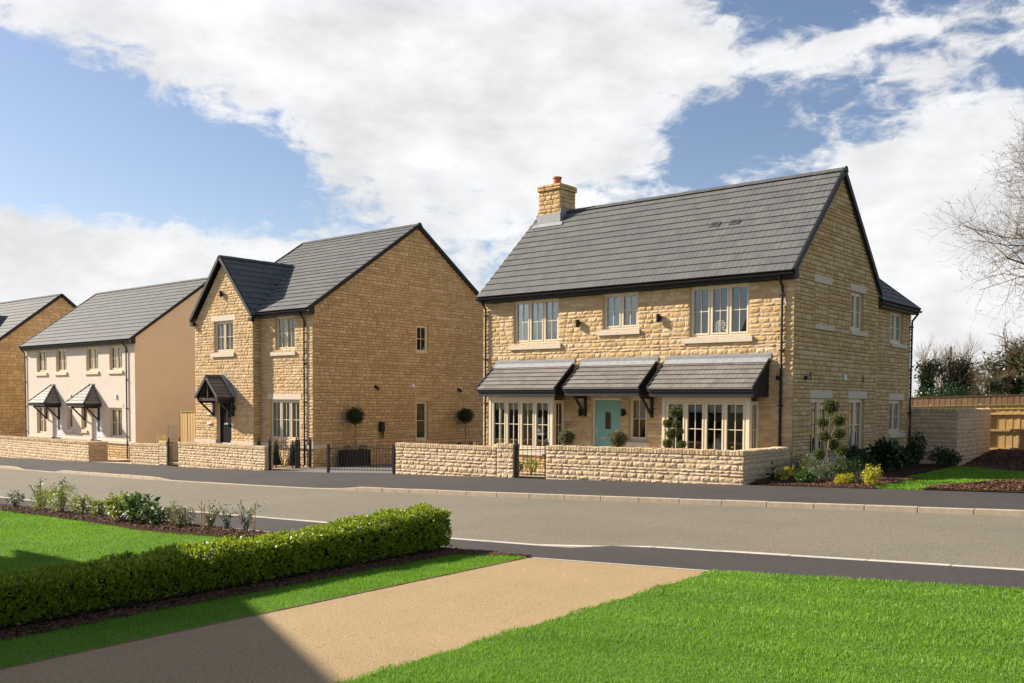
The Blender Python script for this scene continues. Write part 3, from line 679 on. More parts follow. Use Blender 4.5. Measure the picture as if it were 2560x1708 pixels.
def build_h1():
    rng = random.Random(11)
    Yf, Yb, Xr, Xl, F0 = 23.6, 29.85, -10.25, -21.08, 0.48
    zs_, rY, rZ, ez, ey = 5.25, 26.6, 8.50, 5.36, 23.33
    h = thing('stone_house', 'large golden stone house with a turquoise front door and three tiled canopies', 'house', ((Xl + Xr) / 2, (Yf + Yb) / 2, gz(-15, 26)))
    WF, WS = front(Yf), side(Xr); zb = -0.55
    win = dict(w1=(-19.78, -17.95, 3.83, 5.20), w2=(-16.28, -15.03, 4.14, 5.20), w3=(-13.34, -11.53, 3.80, 5.20), small=(-15.32, -14.68, .84, 2.12), door=(-16.66, -15.60, F0 - .05, 2.08))
    bay1, bay3 = (-20.26, -17.66), (-13.82, -11.17)
    holesF = [win[k] for k in ('w1', 'w2', 'w3', 'small', 'door')] + [(bay1[0] + .1, bay1[1] - .1, .50, 2.06), (bay3[0] + .1, bay3[1] - .1, .50, 2.06)]
    backing(h, WF, Xl + .01, Xr - .03, zb, zs_ + .06, holesF, m_mortar_lit, rev=m_stone, d0=.007)
    sills = [(-19.93, -17.82, 3.63, 3.78), (-16.45, -14.94, 3.96, 4.09), (-13.51, -11.40, 3.62, 3.76), (-15.42, -14.57, .64, .79)]
    blocks = holesF + sills
    P = Pieces('stone', h, 'stonework', 300)
    lay(P, WF, Xl, Xr, zb, zs_, blocks, ST1, rng, j=.023)
    for s_ in sills: lintel(h, WF, *s_, name='stone_sill', proud=.06)
    # right gable
    fr1, fr2, up = (24.80, 26.12, .50, 2.10), (27.57, 28.83, .50, 2.10), (27.58, 28.56, 4.12, 5.24)
    gl = [(24.68, 26.24, 2.11, 2.33), (27.46, 28.98, 2.11, 2.33), (24.83, 26.07, 5.25, 5.46), (27.47, 28.73, 5.25, 5.46)]
    gs = [(24.88, 26.20, 3.98, 4.11), (27.49, 28.86, 3.97, 4.10)]
    gz_ = (rY, rZ - .05); zg = ez + (Yf - ey) * (rZ - ez) / (rY - ey) - .06
    backing(h, WS, Yf + .02, Yb, zb, zg, [fr1, fr2, up], m_mortar_shade, gable=gz_, rev=m_stone)
    lay(P, WS, Yf + .035, Yb, zb, zg, [fr1, fr2, up] + gl + gs + [(24.93, 25.90, 4.112, 5.249)], ST1F, rng, gable=gz_, depth=.042, keys=(.31, .48))
    lay(P, WS, 24.945, 25.885, 4.115, 5.245, [], ST1F, rng, depth=.03, back=.034)         # infill of the blind window
    for l in gl: lintel(h, WS, *l)
    for l in gs: lintel(h, WS, *l, name='stone_sill', proud=.06)
    for a, b in ((Yf - .04, 24.78), (26.14, 27.55), (28.85, Yb)): lintel(h, WS, a, b, .31, .475, name='plinth_band', proud=.045)
    lintel(h, WS, 24.785, 26.135, .31, .46, name='plinth_band', proud=.045); lintel(h, WS, 27.555, 28.845, .31, .46, name='plinth_band', proud=.045)
    # hidden walls
    back = [WF.T(0, 0, 0)]
    box('rear_wall', (Xl + .05, Yb - .15, zb), (Xr - .16, Yb, zs_ + .05), m_stone, h)
    g2 = MB(); g2.prism([(Xl + .01, Yf + .16, zb), (Xl + .01, Yb - .16, zb), (Xl + .01, Yb - .16, zs_ + .05), (Xl + .01, rY, rZ - .1), (Xl + .01, Yf + .16, zs_ + .05)], (.12, 0, 0)); g2.build('left_gable_wall', m_mortar_shade, h)
    lay(P, Wall((Xl, 0), (0, -1)), -Yb, -Yf, zb, zs_, [], ST1F, rng, gable=(-rY, rZ - .05), see=False, hgt=.19, wid=(.35, .7))
    # rooms
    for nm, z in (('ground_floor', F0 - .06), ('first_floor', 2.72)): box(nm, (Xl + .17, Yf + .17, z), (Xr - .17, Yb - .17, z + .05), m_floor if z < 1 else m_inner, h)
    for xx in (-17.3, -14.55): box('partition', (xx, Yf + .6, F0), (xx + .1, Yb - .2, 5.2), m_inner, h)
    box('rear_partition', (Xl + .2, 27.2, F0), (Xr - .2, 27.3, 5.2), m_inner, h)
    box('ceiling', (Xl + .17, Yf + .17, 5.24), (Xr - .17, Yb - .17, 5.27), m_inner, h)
    # windows
    window(h, WF, *win['w1'], lights=3, drape=.10); window(h, WF, *win['w2'], lights=2, net=1.0, mid=.5); w3 = window(h, WF, *win['w3'], lights=3)
    window(h, WF, *win['small'], lights=1, net=.5, mid=.5)
    for W_ in ((-19.78, -17.95), (-16.28, -15.03), (-13.34, -11.53)): MB().box((W_[0], .07, 5.14), (W_[1], .15, 5.22), WF.T).build('window_head', m_cream, h)
    for f_ in (fr1, fr2): window(h, WS, *f_, lights=2, mid=.52, drape=.18)
    window(h, WS, *up, lights=2)
    # the monogram sticker in the middle light of w3: rounded letter shapes in thin white line
    T = WF.T; st = MB(); cx, z0 = -12.40, 3.93
    def stroke(pts, w=.012):
        pts = [T(cx + a * .17, .112, z0 + b * .30) for a, b in pts]; st.tube(pts, w * .55, 5)
    arc = lambda x, y, rx, ry, a, b, n=10: [(x + rx * math.cos(RAD(a + (b - a) * i / n)), y + ry * math.sin(RAD(a + (b - a) * i / n))) for i in range(n + 1)]
    stroke([(-.9, 0), (-.9, .62)] + arc(-.1, .62, .8, .38, 180, 0, 12) + arc(.1, .62, .62, .30, 0, -85, 8))
    stroke([(-.55, 0), (-.55, .55)] + arc(0, .55, .55, .27, 180, 0, 10) + arc(0.05, .55, .48, .22, 0, -90, 6)); stroke([(-.2, 0), (-.2, .5)] + arc(.05, .5, .25, .12, 180, 0, 8)); stroke([(.1, .3), (.8, .0)]); stroke([(.85, .25), (.95, .0)])
    o = st.build('window_sticker', m_white, w3); o['label'] = 'white line monogram sticker low in the middle pane'
    # door and lamps
    d = door(h, WF, *win['door'], m_teal, m_white, glaze=(.40, .62, .44, .77), slot=.36, pz=.40, hz=.52)
    for u, z in ((-17.02, 1.64), (-15.47, 1.66), (-17.16, 4.36), (-14.30, 4.38)): lamp(h, WF, u, z, 1.15)
    MB().lathe(WF.T(-10.67, -.03, 2.58), [(.04, 0), (.05, .01), (.05, .09), (.04, .10)], 10).build('vent_cap', m_black, h)
    box('wall_box', (24.30, -.07, 2.60), (24.42, .02, 2.70), m_black, h, T=WS.T); box('wall_box', (27.07, -.06, 2.64), (27.19, .02, 2.80), m_white, h, T=WS.T)
    for u in (24.66, 28.58): box('air_brick', (u, -.014, 2.60), (u + .10, .02, 2.82), m_ridge, h, T=WS.T)
    # bays
    for (b0, b1), tg in ((bay1, 1), (bay3, 3)):
        by = 22.97 if tg == 1 else 23.0; B = front(by)
        f = MB()
        for u in (b0, b1 - .09): f.box((u, 0, .44), (u + .09, .09, 2.12), B.T)
        f.box((b0 + .09, .0, 2.02), (b1 - .09, .09, 2.12), B.T)
        o = f.build('bay_frame', m_cream, h, bevel=.006)
        window(h, B, b0 + .092, b1 - .092, .48, 2.018, lights=4, recess=.02, mid=.5, name='bay_window', cill=False)
        S = side(b1); window(h, S, by + .094, Yf - .005, .48, 2.018, lights=1, recess=.02, name='bay_side_window', cill=False)
        window(h, Wall((b0, 0), (0, -1)), -(Yf - .005), -(by + .094), .48, 2.018, lights=1, recess=.02, name='bay_side_window', cill=False)
        sl = MB(); sl.box((b0 - .05, by - .06, .435), (b1 + .05, Yf - .02, .478)); sl.build('bay_sill', m_cream, h, bevel=.006)
        sl = MB(); sl.box((b0 - .06, by - .05, .29), (b1 + .06, Yf - .02, .432)); sl.build('bay_stone_sill', m_ashlar, h, bevel=.006)
        bb = MB(); bb.box((b0 + .04, by + .05, zb), (b1 - .04, Yf - .02, .288)); bb.build('bay_base', m_mortar_shade, h)
        lay(P, front(by + .015), b0, b1, zb, .288, [], ST1, rng); lay(P, side(b1 - .01), by + .05, Yf - .02, zb, .288, [], ST1F, rng)
        bl = MB()
        for i in range(4): bl.box((b0 + .16 + i * .62, .13, 1.70), (b0 + .68 + i * .62, .14, 2.0), B.T)
        bl.build('roller_blind', m_curtain, h)
    can = [canopy(h, WF, -20.49, -17.30, 3.24, 2.36, 1.0, rng=rng), canopy(h, WF, -17.02, -14.33, 3.24, 2.38, 1.0, rng=rng), canopy(h, WF, -14.08, -10.88, 3.24, 2.36, 1.0, rng=rng)]
    for u in (-16.86, -14.50): gallows(h, WF, u, 2.145)
    # roof
    RT = Pieces('roof_tile', h, 'roof_tiles', 300); RD = Pieces('ridge_tile', h, 'ridge_tiles', 80)
    run, rise = rY - ey, rZ - ez; L_ = math.hypot(run, rise); es = Vector((0, run / L_, rise / L_)); x0, x1 = Xl - .06, Xr + .06
    deck('roof_deck', h, (x0 + .02, ey + .03, ez), (1, 0, 0), es, x1 - x0 - .04, L_ - .03, m_black)
    roof_slope(RT, (x0, ey, ez), (1, 0, 0), es, x1 - x0, L_, .335, .33, TILE, rng)
    yb = 2 * rY - ey; eb = Vector((0, -run / L_, rise / L_))
    deck('roof_deck', h, (x1 - .02, yb - .03, ez), (-1, 0, 0), eb, x1 - x0 - .04, L_ - .03, m_tile)
    roof_slope(RT, (x1, yb, ez), (-1, 0, 0), eb, 1.0, L_, .335, .33, TILE, rng, see=False)
    ridge(RD, (x0 - .02, rY, rZ + .085), (x1 + .02, rY, rZ + .085))
    for X_, o_ in ((x1 - .01, 1), (x0 + .01, -1)):
        for ya, yc in ((ey - .02, rY), (yb + .02, rY)): verge(h, (X_, ya, ez + .02), (X_, yc, rZ + .045), (o_, 0, 0), h=.15 if o_ > 0 else .05, w=.07 if o_ > 0 else .02, m=None if o_ > 0 else m_edge)
    MB().prism([(x1 + .062, rY - .15, rZ - .02), (x1 + .062, rY + .15, rZ - .02), (x1 + .062, rY + .06, rZ + .13), (x1 + .062, rY - .06, rZ + .13)], (.03, 0, 0)).build('ridge_end_cap', m_black, h)
    # vents in the slope
    for u, r_ in ((-13.55, 6), (-12.93, 6)):
        c = Vector((u, ey, ez)) + es * (.335 * 7.25) + Vector((0, -rise / L_, run / L_)) * .062
        M_ = MB(); ex = Vector((1, 0, 0)); en = ex.cross(es)
        M_.prism([c, c + ex * .31, c + ex * .31 + es * .24, c + es * .24], en * .008); v = M_.build('tile_vent', m_vent, h)
        g = MB(); g.prism([c + ex * .06 + es * .09, c + ex * .25 + es * .09, c + ex * .25 + es * .16, c + ex * .06 + es * .16], en * .012); g.build('vent_slot', m_black, v)
    # eaves
    box('fascia', (x0 + .02, ey + .05, ez - .16), (x1 - .01, ey + .07, ez - .005), m_black, h); box('soffit', (x0 + .02, ey + .072, ez - .155), (x1 - .02, Yf - .012, ez - .135), m_black, h)
    box('eaves_board', (x0 + .03, Yf - .05, zs_ - .06), (x1 - .08, Yf - .012, ez - .16), m_black, h)
    gutter(h, (x0, ey - .012, ez - .025), (x1, ey - .012, ez - .025))
    MB().prism([(x1 - .005, ey + .03, ez - .17), (x1 - .005, Yf - .01, ez - .17), (x1 - .005, Yf - .01, ez + .22), (x1 - .005, ey + .03, ez)], (.05, 0, 0)).build('box_end', m_black, h)
    MB().prism([(x1 - .005, yb - .03, ez - .17), (x1 - .005, Yb + .01, ez - .17), (x1 - .005, Yb + .01, ez + .22), (x1 - .005, yb - .03, ez)], (.05, 0, 0)).build('box_end', m_black, h)
    downpipe(h, WF, -10.57, ez - .06, gz(-10.5, 23), out=.27); downpipe(h, WF, -20.93, ez - .06, gz(-21, 23), out=.27)
    # chimney
    c0, c1, d0, d1 = -20.80, -19.86, 26.16, 27.04
    box('chimney_core', (c0 + .03, d0 + .03, 8.0), (c1 - .03, d1 - .03, 9.44), m_mortar_shade, h)
    CP = Pieces('chimney_stone', h, 'chimney_stones', 200)
    for W_, a, b in ((front(d0), c0, c1), (side(c1), d0, d1), (Wall((c0, 0), (0, -1)), -d1, -d0), (Wall((0, d1), (-1, 0)), -c1, -c0)):
        lay(CP, W_, a, b, 8.4, 9.26, [], ST1, rng, hgt=.15, wid=(.2, .36), depth=.05)
    for W_, a, b in ((front(d0 - .04), c0 - .04, c1 + .04), (side(c1 + .04), d0 - .04, d1 + .04), (Wall((c0 - .04, 0), (0, -1)), -d1 - .04, -d0 + .04), (Wall((0, d1 + .04), (-1, 0)), -c1 - .04, -c0 + .04)):
        lay(CP, W_, a, b, 9.262, 9.46, [], ST1, rng, hgt=.1, wid=(.3, .5), depth=.06)
    CP.flush()
    box('chimney_flaunching', (c0, d0, 9.44), (c1, d1, 9.475), m_mortar_shade, h)
    fl = MB(); fl.box((c0 - .03, d0 - .03, 8.05), (c1 + .03, d0 + .0, 8.46)); fl.box((c1, d0, 8.05), (c1 + .03, d1, 8.62)); fl.box((c0 - .03, d0, 8.05), (c0, d1, 8.62))
    c = Vector((c0 - .22, ey, ez)) + es * (L_ - .66 - .14) + Vector((0, -rise / L_, run / L_)) * .066; fl.prism([c, c + Vector((1.38, 0, 0)), c + Vector((1.3, 0, 0)) + es * .20, c + Vector((.08, 0, 0)) + es * .20], Vector((0, -rise / L_, run / L_)) * .012); fl.build('chimney_flashing', m_lead, h)
    MB().lathe(((c0 + c1) / 2, (d0 + d1) / 2, 9.47), [(.155, 0), (.145, .02), (.135, .26), (.165, .28), (.165, .33), (.12, .335)], 20).build('chimney_pot', m_terra, h, smooth=False)
    # rear wing on the right
    Xw, y1 = Xr - .10, 33.38; WW = side(Xw); wz = 5.02
    wu, wl = (31.33, 32.53, 3.95, 4.95), (31.38, 32.62, 1.02, 2.07)
    backing(h, WW, Yb + .0, y1, zb, wz, [wu, wl], m_mortar_shade, rev=m_stone, name='wing_wall')
    wb = [wu, wl, (31.30, 32.78, 2.08, 2.30), (31.33, 32.85, 3.80, 3.92), (31.33, 32.88, .85, .99)]
    lay(P, WW, Yb + .02, y1, zb, wz, wb, ST1F, rng, keys=(.40, .55), depth=.042)
    lintel(h, WW, *wb[2]); lintel(h, WW, *wb[3], name='stone_sill', proud=.06); lintel(h, WW, *wb[4], name='stone_sill', proud=.06); lintel(h, WW, Yb + .02, y1 + .03, .40, .55, name='plinth_band', proud=.045)
    window(h, WW, *wu, lights=2); window(h, WW, *wl, lights=2, drape=.15)
    box('wing_rear_wall', (-16.2, y1 - .14, zb), (Xw - .155, y1, wz), m_stone, h); box('wing_left_wall', (-16.3, Yb, zb), (-16.16, y1 - .01, wz), m_stone, h)
    box('wing_floor', (-16.1, Yb, 2.7), (Xw - .17, y1 - .15, 2.74), m_inner, h); box('wing_partition', (-12.5, Yb, -.3), (-12.4, y1 - .15, 5.0), m_inner, h)
    wx = Xw + .24; pitch = RAD(38); wr = 3.0; we = Vector((-math.cos(pitch), 0, math.sin(pitch))); wL = wr / math.cos(pitch); y2 = y1 + .12; ya = Yb - .02
    yv = lambda d: max(27.3, min(ya, yb - max(0, wz + .11 + d * math.sin(pitch) - ez) * run / rise)) if d > .5 else ya
    q0, q1 = Vector((wx - .02, ya, wz + .10)), Vector((wx - .02, y2, wz + .10)); tp = we * wL
    MB().prism([q0, q1, q1 + tp, Vector((q0.x + tp.x, yv(wL), q0.z + tp.z)), q0 + we * .5], (0, 0, -.03)).build('wing_deck', m_black, h)
    roof_slope(RT, (wx, 27.3, wz + .11), (0, 1, 0), we, y2 - 27.3, wL, .335, .33, TILE, rng, clip=lambda a, b, d: (max(a, yv(d) - 27.3), b))
    deck('wing_deck', h, (wx - 2 * wr, y2, wz + .10), (0, -1, 0), Vector((math.cos(pitch), 0, math.sin(pitch))), y2 - ya, wL, m_tile)
    ridge(RD, (wx - wr, ya, wz + .19 + wr * math.tan(pitch)), (wx - wr, y2, wz + .19 + wr * math.tan(pitch)))
    verge(h, (wx + .0, y2 - .01, wz + .12), (wx - wr, y2 - .01, wz + .16 + wr * math.tan(pitch)), (0, 1, 0), h=.13)
    MB().prism([(Xw, y1, wz - .02), (Xw - 2 * (wr - .24), y1, wz - .02), (wx - wr, y1, wz + wr * math.tan(pitch))], (0, -.12, 0)).build('wing_gable', m_stone, h)
    box('wing_fascia', (wx - .07, Yb + .02, wz - .06), (wx - .05, y2, wz + .09), m_black, h); box('wing_soffit', (Xw - .005, Yb + .02, wz - .05), (wx - .072, y2 - .03, wz - .03), m_black, h)
    gutter(h, (wx + .012, Yb + .0, wz + .07), (wx + .012, y2 + .02, wz + .07)); downpipe(h, WW, y1 - .10, wz + .03, gz(-10, 33), out=.25)
    P.flush(); RT.flush(); RD.flush()
    # things seen through the bay glass
    v = MB().lathe((-12.25, 23.35, .50), [(.07, 0), (.13, .08), (.17, .22), (.15, .36), (.09, .44), (.10, .49), (.08, .49)], 20).build('vase', m_white, None, smooth=True)
    tag(v, 'tall white vase standing inside the right-hand bay window', 'vase')
    for i, u in enumerate((-18.95, -18.05)):
        c = thing('dining_chair', ('pale upholstered chair behind the left bay glass, nearer the gate post side', 'pale upholstered chair behind the left bay glass, nearer the front door')[i], 'chair', (u, 24.15, F0 - .01), group='chairs inside the left bay')
        MB().box((-.24, -.24, .40), (.24, .24, .52)).build('seat', m_white, c, local=True, bevel=.03); MB().box((-.25, -.27, .52), (.25, -.19, .98)).build('backrest', m_white, c, local=True, bevel=.03)
        for sx in (-.2, .2):
            for sy in (-.2, .2): MB().box((sx - .02, sy - .02, 0), (sx + .02, sy + .02, .40)).build('leg', m_blacktimber, c, local=True)
    return h
build_h1()
# ---------------------------------------------------------------- middle stone house
def build_h2():
    rng = random.Random(23)
    YR, YP, Xr, Xm, Xl, Yb = 22.43, 22.10, -28.6, -31.92, -36.10, 33.3; zb = -1.15; F0 = .27
    h = thing('gabled_stone_house', 'ochre stone house with a front gable and a black door under a small pitched porch', 'house', ((Xl + Xr) / 2, 28, gz(-32, 28)))
    WR_, WP, WS = front(YR), front(YP), side(Xr); zs_ = 5.18
    ey, ez, rY, rZ = YR - .28, 5.36, 27.86, 9.22; zg = ez + .28 * (rZ - ez) / (rY - ey) - .06
    P = Pieces('stone', h, 'stonework', 300)
    gw, dr = (-34.66, -33.30, 3.90, 5.16), (-34.50, -33.46, .15, 1.94)
    rw, lw = (-30.92, -29.70, 3.90, 5.20), (-31.32, -29.42, .42, 1.97)
    gap = ((Xl + Xm) / 2, 7.50)
    gl = [(-34.86, -33.10, 5.17, 5.40)]; gs = [(-34.82, -33.18, 3.70, 3.86)]
    backing(h, WP, Xl + .02, Xm - .03, zb, 5.16, [gw[:3] + (5.15,), dr], m_mortar_lit, gable=gap, rev=m_stone2, d0=.008)
    lay(P, WP, Xl, Xm, zb, 5.16, [gw, dr] + gl + gs, ST2, rng, gable=gap, keys=(.13, .29), j=.022)
    for l in gl: lintel(h, WP, *l)
    for l in gs: lintel(h, WP, *l, name='stone_sill', proud=.06)
    for a, b in ((Xl - .05, -34.52), (-33.44, Xm + .045)): lintel(h, WP, a, b, .12, .29, name='plinth_band', proud=.05)
    S2 = side(Xm); backing(h, S2, YP + .05, YR + .15, zb, zs_, [], m_mortar2); lay(P, S2, YP + .04, YR + .03, zb, zs_, [], ST2F, rng)
    backing(h, WR_, Xm - .02, Xr - .03, zb, zs_ + .05, [rw, lw], m_mortar_lit, rev=m_stone2, d0=.008)
    l2 = (-31.46, -29.30, 1.98, 2.20); s2 = (-31.18, -29.62, 3.68, 3.82)
    lay(P, WR_, Xm + .01, Xr, zb, zs_, [rw, lw, l2, s2], ST2, rng, keys=(.12, .28), j=.022)
    lintel(h, WR_, *l2); lintel(h, WR_, *s2, name='stone_sill', proud=.06); lintel(h, WR_, Xm + .05, Xr + .05, .12, .28, name='plinth_band', proud=.05)
    gu, gd = (27.82, 28.52, 4.00, 5.13), (27.81, 28.51, .30, 1.94)
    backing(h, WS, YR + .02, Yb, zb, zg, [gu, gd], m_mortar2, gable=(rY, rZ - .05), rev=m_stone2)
    lay(P, WS, YR + .035, Yb, zb, zg, [gu, gd, (27.74, 28.58, 1.95, 2.14)], ST2F, rng, gable=(rY, rZ - .05), depth=.042, keys=(.12, .28))
    lintel(h, WS, 27.74, 28.58, 1.95, 2.14, m=m_stone2, split=False, proud=.008); lintel(h, WS, YR - .05, YR + .75, .12, .28, name='plinth_band', proud=.045, split=False)
    box('rear_wall', (Xl + .05, Yb - .15, zb), (Xr - .16, Yb, zs_), m_stone2, h)
    MB().prism([(Xl + .01, YP + .16, zb), (Xl + .01, Yb - .16, zb), (Xl + .01, Yb - .16, zs_ - .05), (Xl + .01, rY, rZ - .12), (Xl + .01, YR + .16, zs_ - .05), (Xl + .01, YP + .16, zs_ - .2)], (.14, 0, 0)).build('left_gable_wall', m_stone2, h)
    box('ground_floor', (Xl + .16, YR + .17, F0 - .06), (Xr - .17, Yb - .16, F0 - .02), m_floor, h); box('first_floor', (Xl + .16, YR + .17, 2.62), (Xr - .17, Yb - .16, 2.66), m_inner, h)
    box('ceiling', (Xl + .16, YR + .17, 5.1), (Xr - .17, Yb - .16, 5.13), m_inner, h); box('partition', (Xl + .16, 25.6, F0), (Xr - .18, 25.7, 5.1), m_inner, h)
    window(h, WP, *gw, lights=2, net=1); window(h, WR_, *rw, lights=2, net=1); window(h, WR_, *lw, lights=3); window(h, WS, *gu, lights=1, bars=True); window(h, WS, *gd, lights=1, bars='h')
    MB().box((rw[0], .07, 5.14), (rw[1], .15, 5.22), WR_.T).build('window_head', m_cream, h)
    door(h, WP, *dr, m_doorblack, m_white, glaze=(.42, .62, .42, .80))
    lamp(h, WP, -34.02, 6.26, 1.2); lamp(h, WP, -33.22, 1.62, 1.1)
    for z in (1.36, .97): MB().box((-35.16, -.06, z - .03), (-34.86, .02, z + .03), WP.T).build('wall_vent', m_white, h, bevel=.01)
    for u, z in ((25.53, 2.51), (30.37, 2.46)):
        b = MB(); b.box((u - .05, -.03, z - .04), (u + .05, .02, z + .06), WS.T); b.tube([WS.T(u, -.03, z + .02), WS.T(u + .04, -.15, z - .09)], [.05, .06], 10); b.build('spot_lamp', m_black, h)
    box('wall_box', (27.54, -.06, 2.52), (27.66, .02, 2.67), m_white, h, T=WS.T)
    e = box('charging_point', (25.70, -.14, .70), (25.93, .02, 1.10), m_black, h, T=WS.T, bevel=.02); MB().tube([WS.T(25.78, -.12, .74), WS.T(25.75, -.13, .52), WS.T(25.80, -.14, .44), WS.T(25.86, -.13, .56), WS.T(25.86, -.12, .74)], .022, 8).build('charging_cable', m_black, e)
    # main roof
    RT = Pieces('roof_tile', h, 'roof_tiles', 300); RD = Pieces('ridge_tile', h, 'ridge_tiles', 80)
    run, rise = rY - ey, rZ - ez; L_ = math.hypot(run, rise); es = Vector((0, run / L_, rise / L_)); x0, x1 = Xl - .06, Xr + .07; yb = 2 * rY - ey
    deck('roof_deck', h, (x0 + .02, ey + .03, ez), (1, 0, 0), es, x1 - x0 - .04, L_ - .03, m_black)
    gx_, gzr = gap[0], 7.72; hw = (Xm - Xl) / 2 + .12; gE = 5.26; gp = (gzr - gE) / hw
    def clip(a, b, d):
        z = ez + d * rise / L_
        if z < gzr - .05:
            k = gx_ + (gzr - z) / gp - x0 - .12
            return max(a, k), b
        return a, b
    roof_slope(RT, (x0, ey, ez), (1, 0, 0), es, x1 - x0, L_, .345, .33, TILE, rng, clip=clip)
    deck('roof_deck', h, (x1 - .02, yb - .03, ez), (-1, 0, 0), Vector((0, -run / L_, rise / L_)), x1 - x0 - .04, L_ - .03, m_tile)
    roof_slope(RT, (x1, yb, ez), (-1, 0, 0), Vector((0, -run / L_, rise / L_)), .7, L_, .345, .33, TILE, rng, see=False)
    ridge(RD, (x0, rY, rZ + .085), (x1 + .02, rY, rZ + .085))
    for X_, o_ in ((x1 - .01, 1), (x0 + .01, -1)):
        for ya in (ey - .02, yb + .02):
            if o_ < 0 and ya < rY: verge(h, (X_, ey + (gzr - ez) * run / rise * .25, ez + .02 + (gzr - ez) * .25), (X_, rY, rZ + .045), (o_, 0, 0))
            else: verge(h, (X_, ya, ez + .02), (X_, rY, rZ + .045), (o_, 0, 0))
    MB().prism([(x1 + .062, rY - .17, rZ - .02), (x1 + .062, rY + .17, rZ - .02), (x1 + .062, rY + .06, rZ + .13), (x1 + .062, rY - .06, rZ + .13)], (.03, 0, 0)).build('ridge_end_cap', m_black, h)
    box('fascia', (Xm + .12, ey + .05, ez - .17), (x1 - .01, ey + .07, ez - .005), m_black, h); box('soffit', (Xm + .1, ey + .072, ez - .165), (x1 - .02, YR - .012, ez - .145), m_black, h)
    gutter(h, (Xm + .10, ey - .012, ez - .025), (x1, ey - .012, ez - .025)); downpipe(h, WR_, -29.06, ez - .06, gz(-29, 22), out=.27)
    MB().prism([(x1 - .005, ey + .03, ez - .19), (x1 - .005, YR - .01, ez - .19), (x1 - .005, YR - .01, ez + .17), (x1 - .005, ey + .03, ez)], (.05, 0, 0)).build('box_end', m_black, h)
    # front gable roof: two slopes running back into the main roof
    y0 = YP - .12; ye = ey + (gzr - ez) * run / rise; lg = math.hypot(hw, gzr - gE)
    for sgn in (1, -1):
        e2 = Vector((-sgn * hw / lg, 0, (gzr - gE) / lg)); ex = Vector((0, 1, 0)) if sgn > 0 else Vector((0, -1, 0))
        xe = gx_ + sgn * hw
        def clip2(a, b, d, sgn=sgn):
            z = gE + d * (gzr - gE) / lg; end = ey + max(0, z - ez) * run / rise + .02
            if sgn > 0: return a, min(b, end - y0)
            return max(a, ye - end), b
        O = (xe, y0, gE) if sgn > 0 else (xe, ye, gE)
        ww = ye - y0
        V0 = Vector((xe, y0 + .01, gE)); mbd = MB(); en = (Vector((0, 1, 0)).cross(e2) if sgn > 0 else Vector((0, -1, 0)).cross(e2)).normalized()
        mbd.prism([V0, Vector((xe, ey + .02, gE)), Vector((gx_, ye, gzr)), Vector((gx_, y0 + .01, gzr))], -en * .03); mbd.build('gable_roof_deck', m_black, h)
        roof_slope(RT, O, ex, e2, ww, lg, .345, .33, TILE, rng, clip=clip2)
        verge(h, (xe, y0 + .005, gE + .02), (gx_, y0 + .005, gzr + .045), (0, -1, 0), h=.13)
        box('gable_box_end', (min(xe, xe - sgn * .22), y0 - .04, gE - .22), (max(xe, xe - sgn * .22), YP - .01, gE - .06), m_black, h)
    MB().prism([(gx_ + hw - .02, ey, gE + .06), (gx_ + hw + .12, ey, gE + .10), (gx_ + .10, ye, gzr + .09), (gx_ - .02, ye, gzr + .05)], (0, 0, .015)).build('valley', m_lead, h)
    ridge(RD, (gx_, y0 - .02, gzr + .085), (gx_, ye + .15, gzr + .085))
    gutter(h, (gx_ - hw - .012, ey, gE - .02), (gx_ - hw - .012, y0, gE - .02))
    # porch
    pr = .80; pz, pe = 2.86, 2.03; pcx = -33.98; pw = .82; lp = math.hypot(pw, pz - pe)
    pm = MB()
    for sgn in (1, -1):
        pm.box((pcx + sgn * (pw - .12) - .045, YP - pr + .03, pe - .13), (pcx + sgn * (pw - .12) + .045, YP + .02, pe - .03))
        a = Vector((pcx + sgn * (pw - .06), YP - pr + .05, pe - .03)); b = Vector((pcx, YP - pr + .05, pz - .05)); t = (b - a).normalized(); nn = t.cross(Vector((0, 1, 0))) * .05
        pm.prism([a - nn, a + nn, b + nn, b - nn], (0, .06, 0))
    pm.box((pcx - pw + .16, YP - pr + .04, pe - .12), (pcx + pw - .16, YP - pr + .10, pe - .04)); pm.box((pcx - .035, YP - pr + .05, pe - .03), (pcx + .035, YP - pr + .10, pz - .15))
    po = pm.build('porch', m_blacktimber, h)
    PT = Pieces('porch_tile', po, 'porch_tiles', 200)
    for sgn in (1, -1):
        e2 = Vector((-sgn * pw / lp, 0, (pz - pe) / lp)); ex = Vector((0, 1, 0)) if sgn > 0 else Vector((0, -1, 0)); O = (pcx + sgn * pw, YP - pr, pe) if sgn > 0 else (pcx + sgn * pw, YP - .01, pe)
        deck('porch_deck', po, O, ex, e2, pr - .01, lp, m_black, .03); roof_slope(PT, O, ex, e2, pr - .012, lp, lp / 6, .27, TILE2, rng, th=.018)
        verge(po, (pcx + sgn * pw, YP - pr - .0, pe + .015), (pcx, YP - pr - .0, pz + .03), (0, -1, 0), m=m_ridge, h=.12, w=.05)
        fl = MB(); q = Vector((pcx + sgn * (pw + .03), YP - .16, pe)) ; en = ex.cross(e2); fl.prism([q + en * .06, q + en * .075, q + en * .075 + Vector((0, .15, 0)), q + en * .06 + Vector((0, .15, 0))], e2 * (lp + .04))
        q = q + Vector((0, .148, 0)); fl.prism([q + en * .05, q + en * .20, q + en * .20 + Vector((0, .012, 0)), q + en * .05 + Vector((0, .012, 0))], e2 * (lp + .10)); fl.build('lead_flashing', m_lead, po)
    ridge(PT, (pcx, YP - pr - .03, pz + .08), (pcx, YP - .02, pz + .08), .4); PT.flush()
    for sgn in (1, -1): gallows(h, WP, pcx + sgn * (pw - .12), pe - .131, p=.70, h=.62, w=.085)
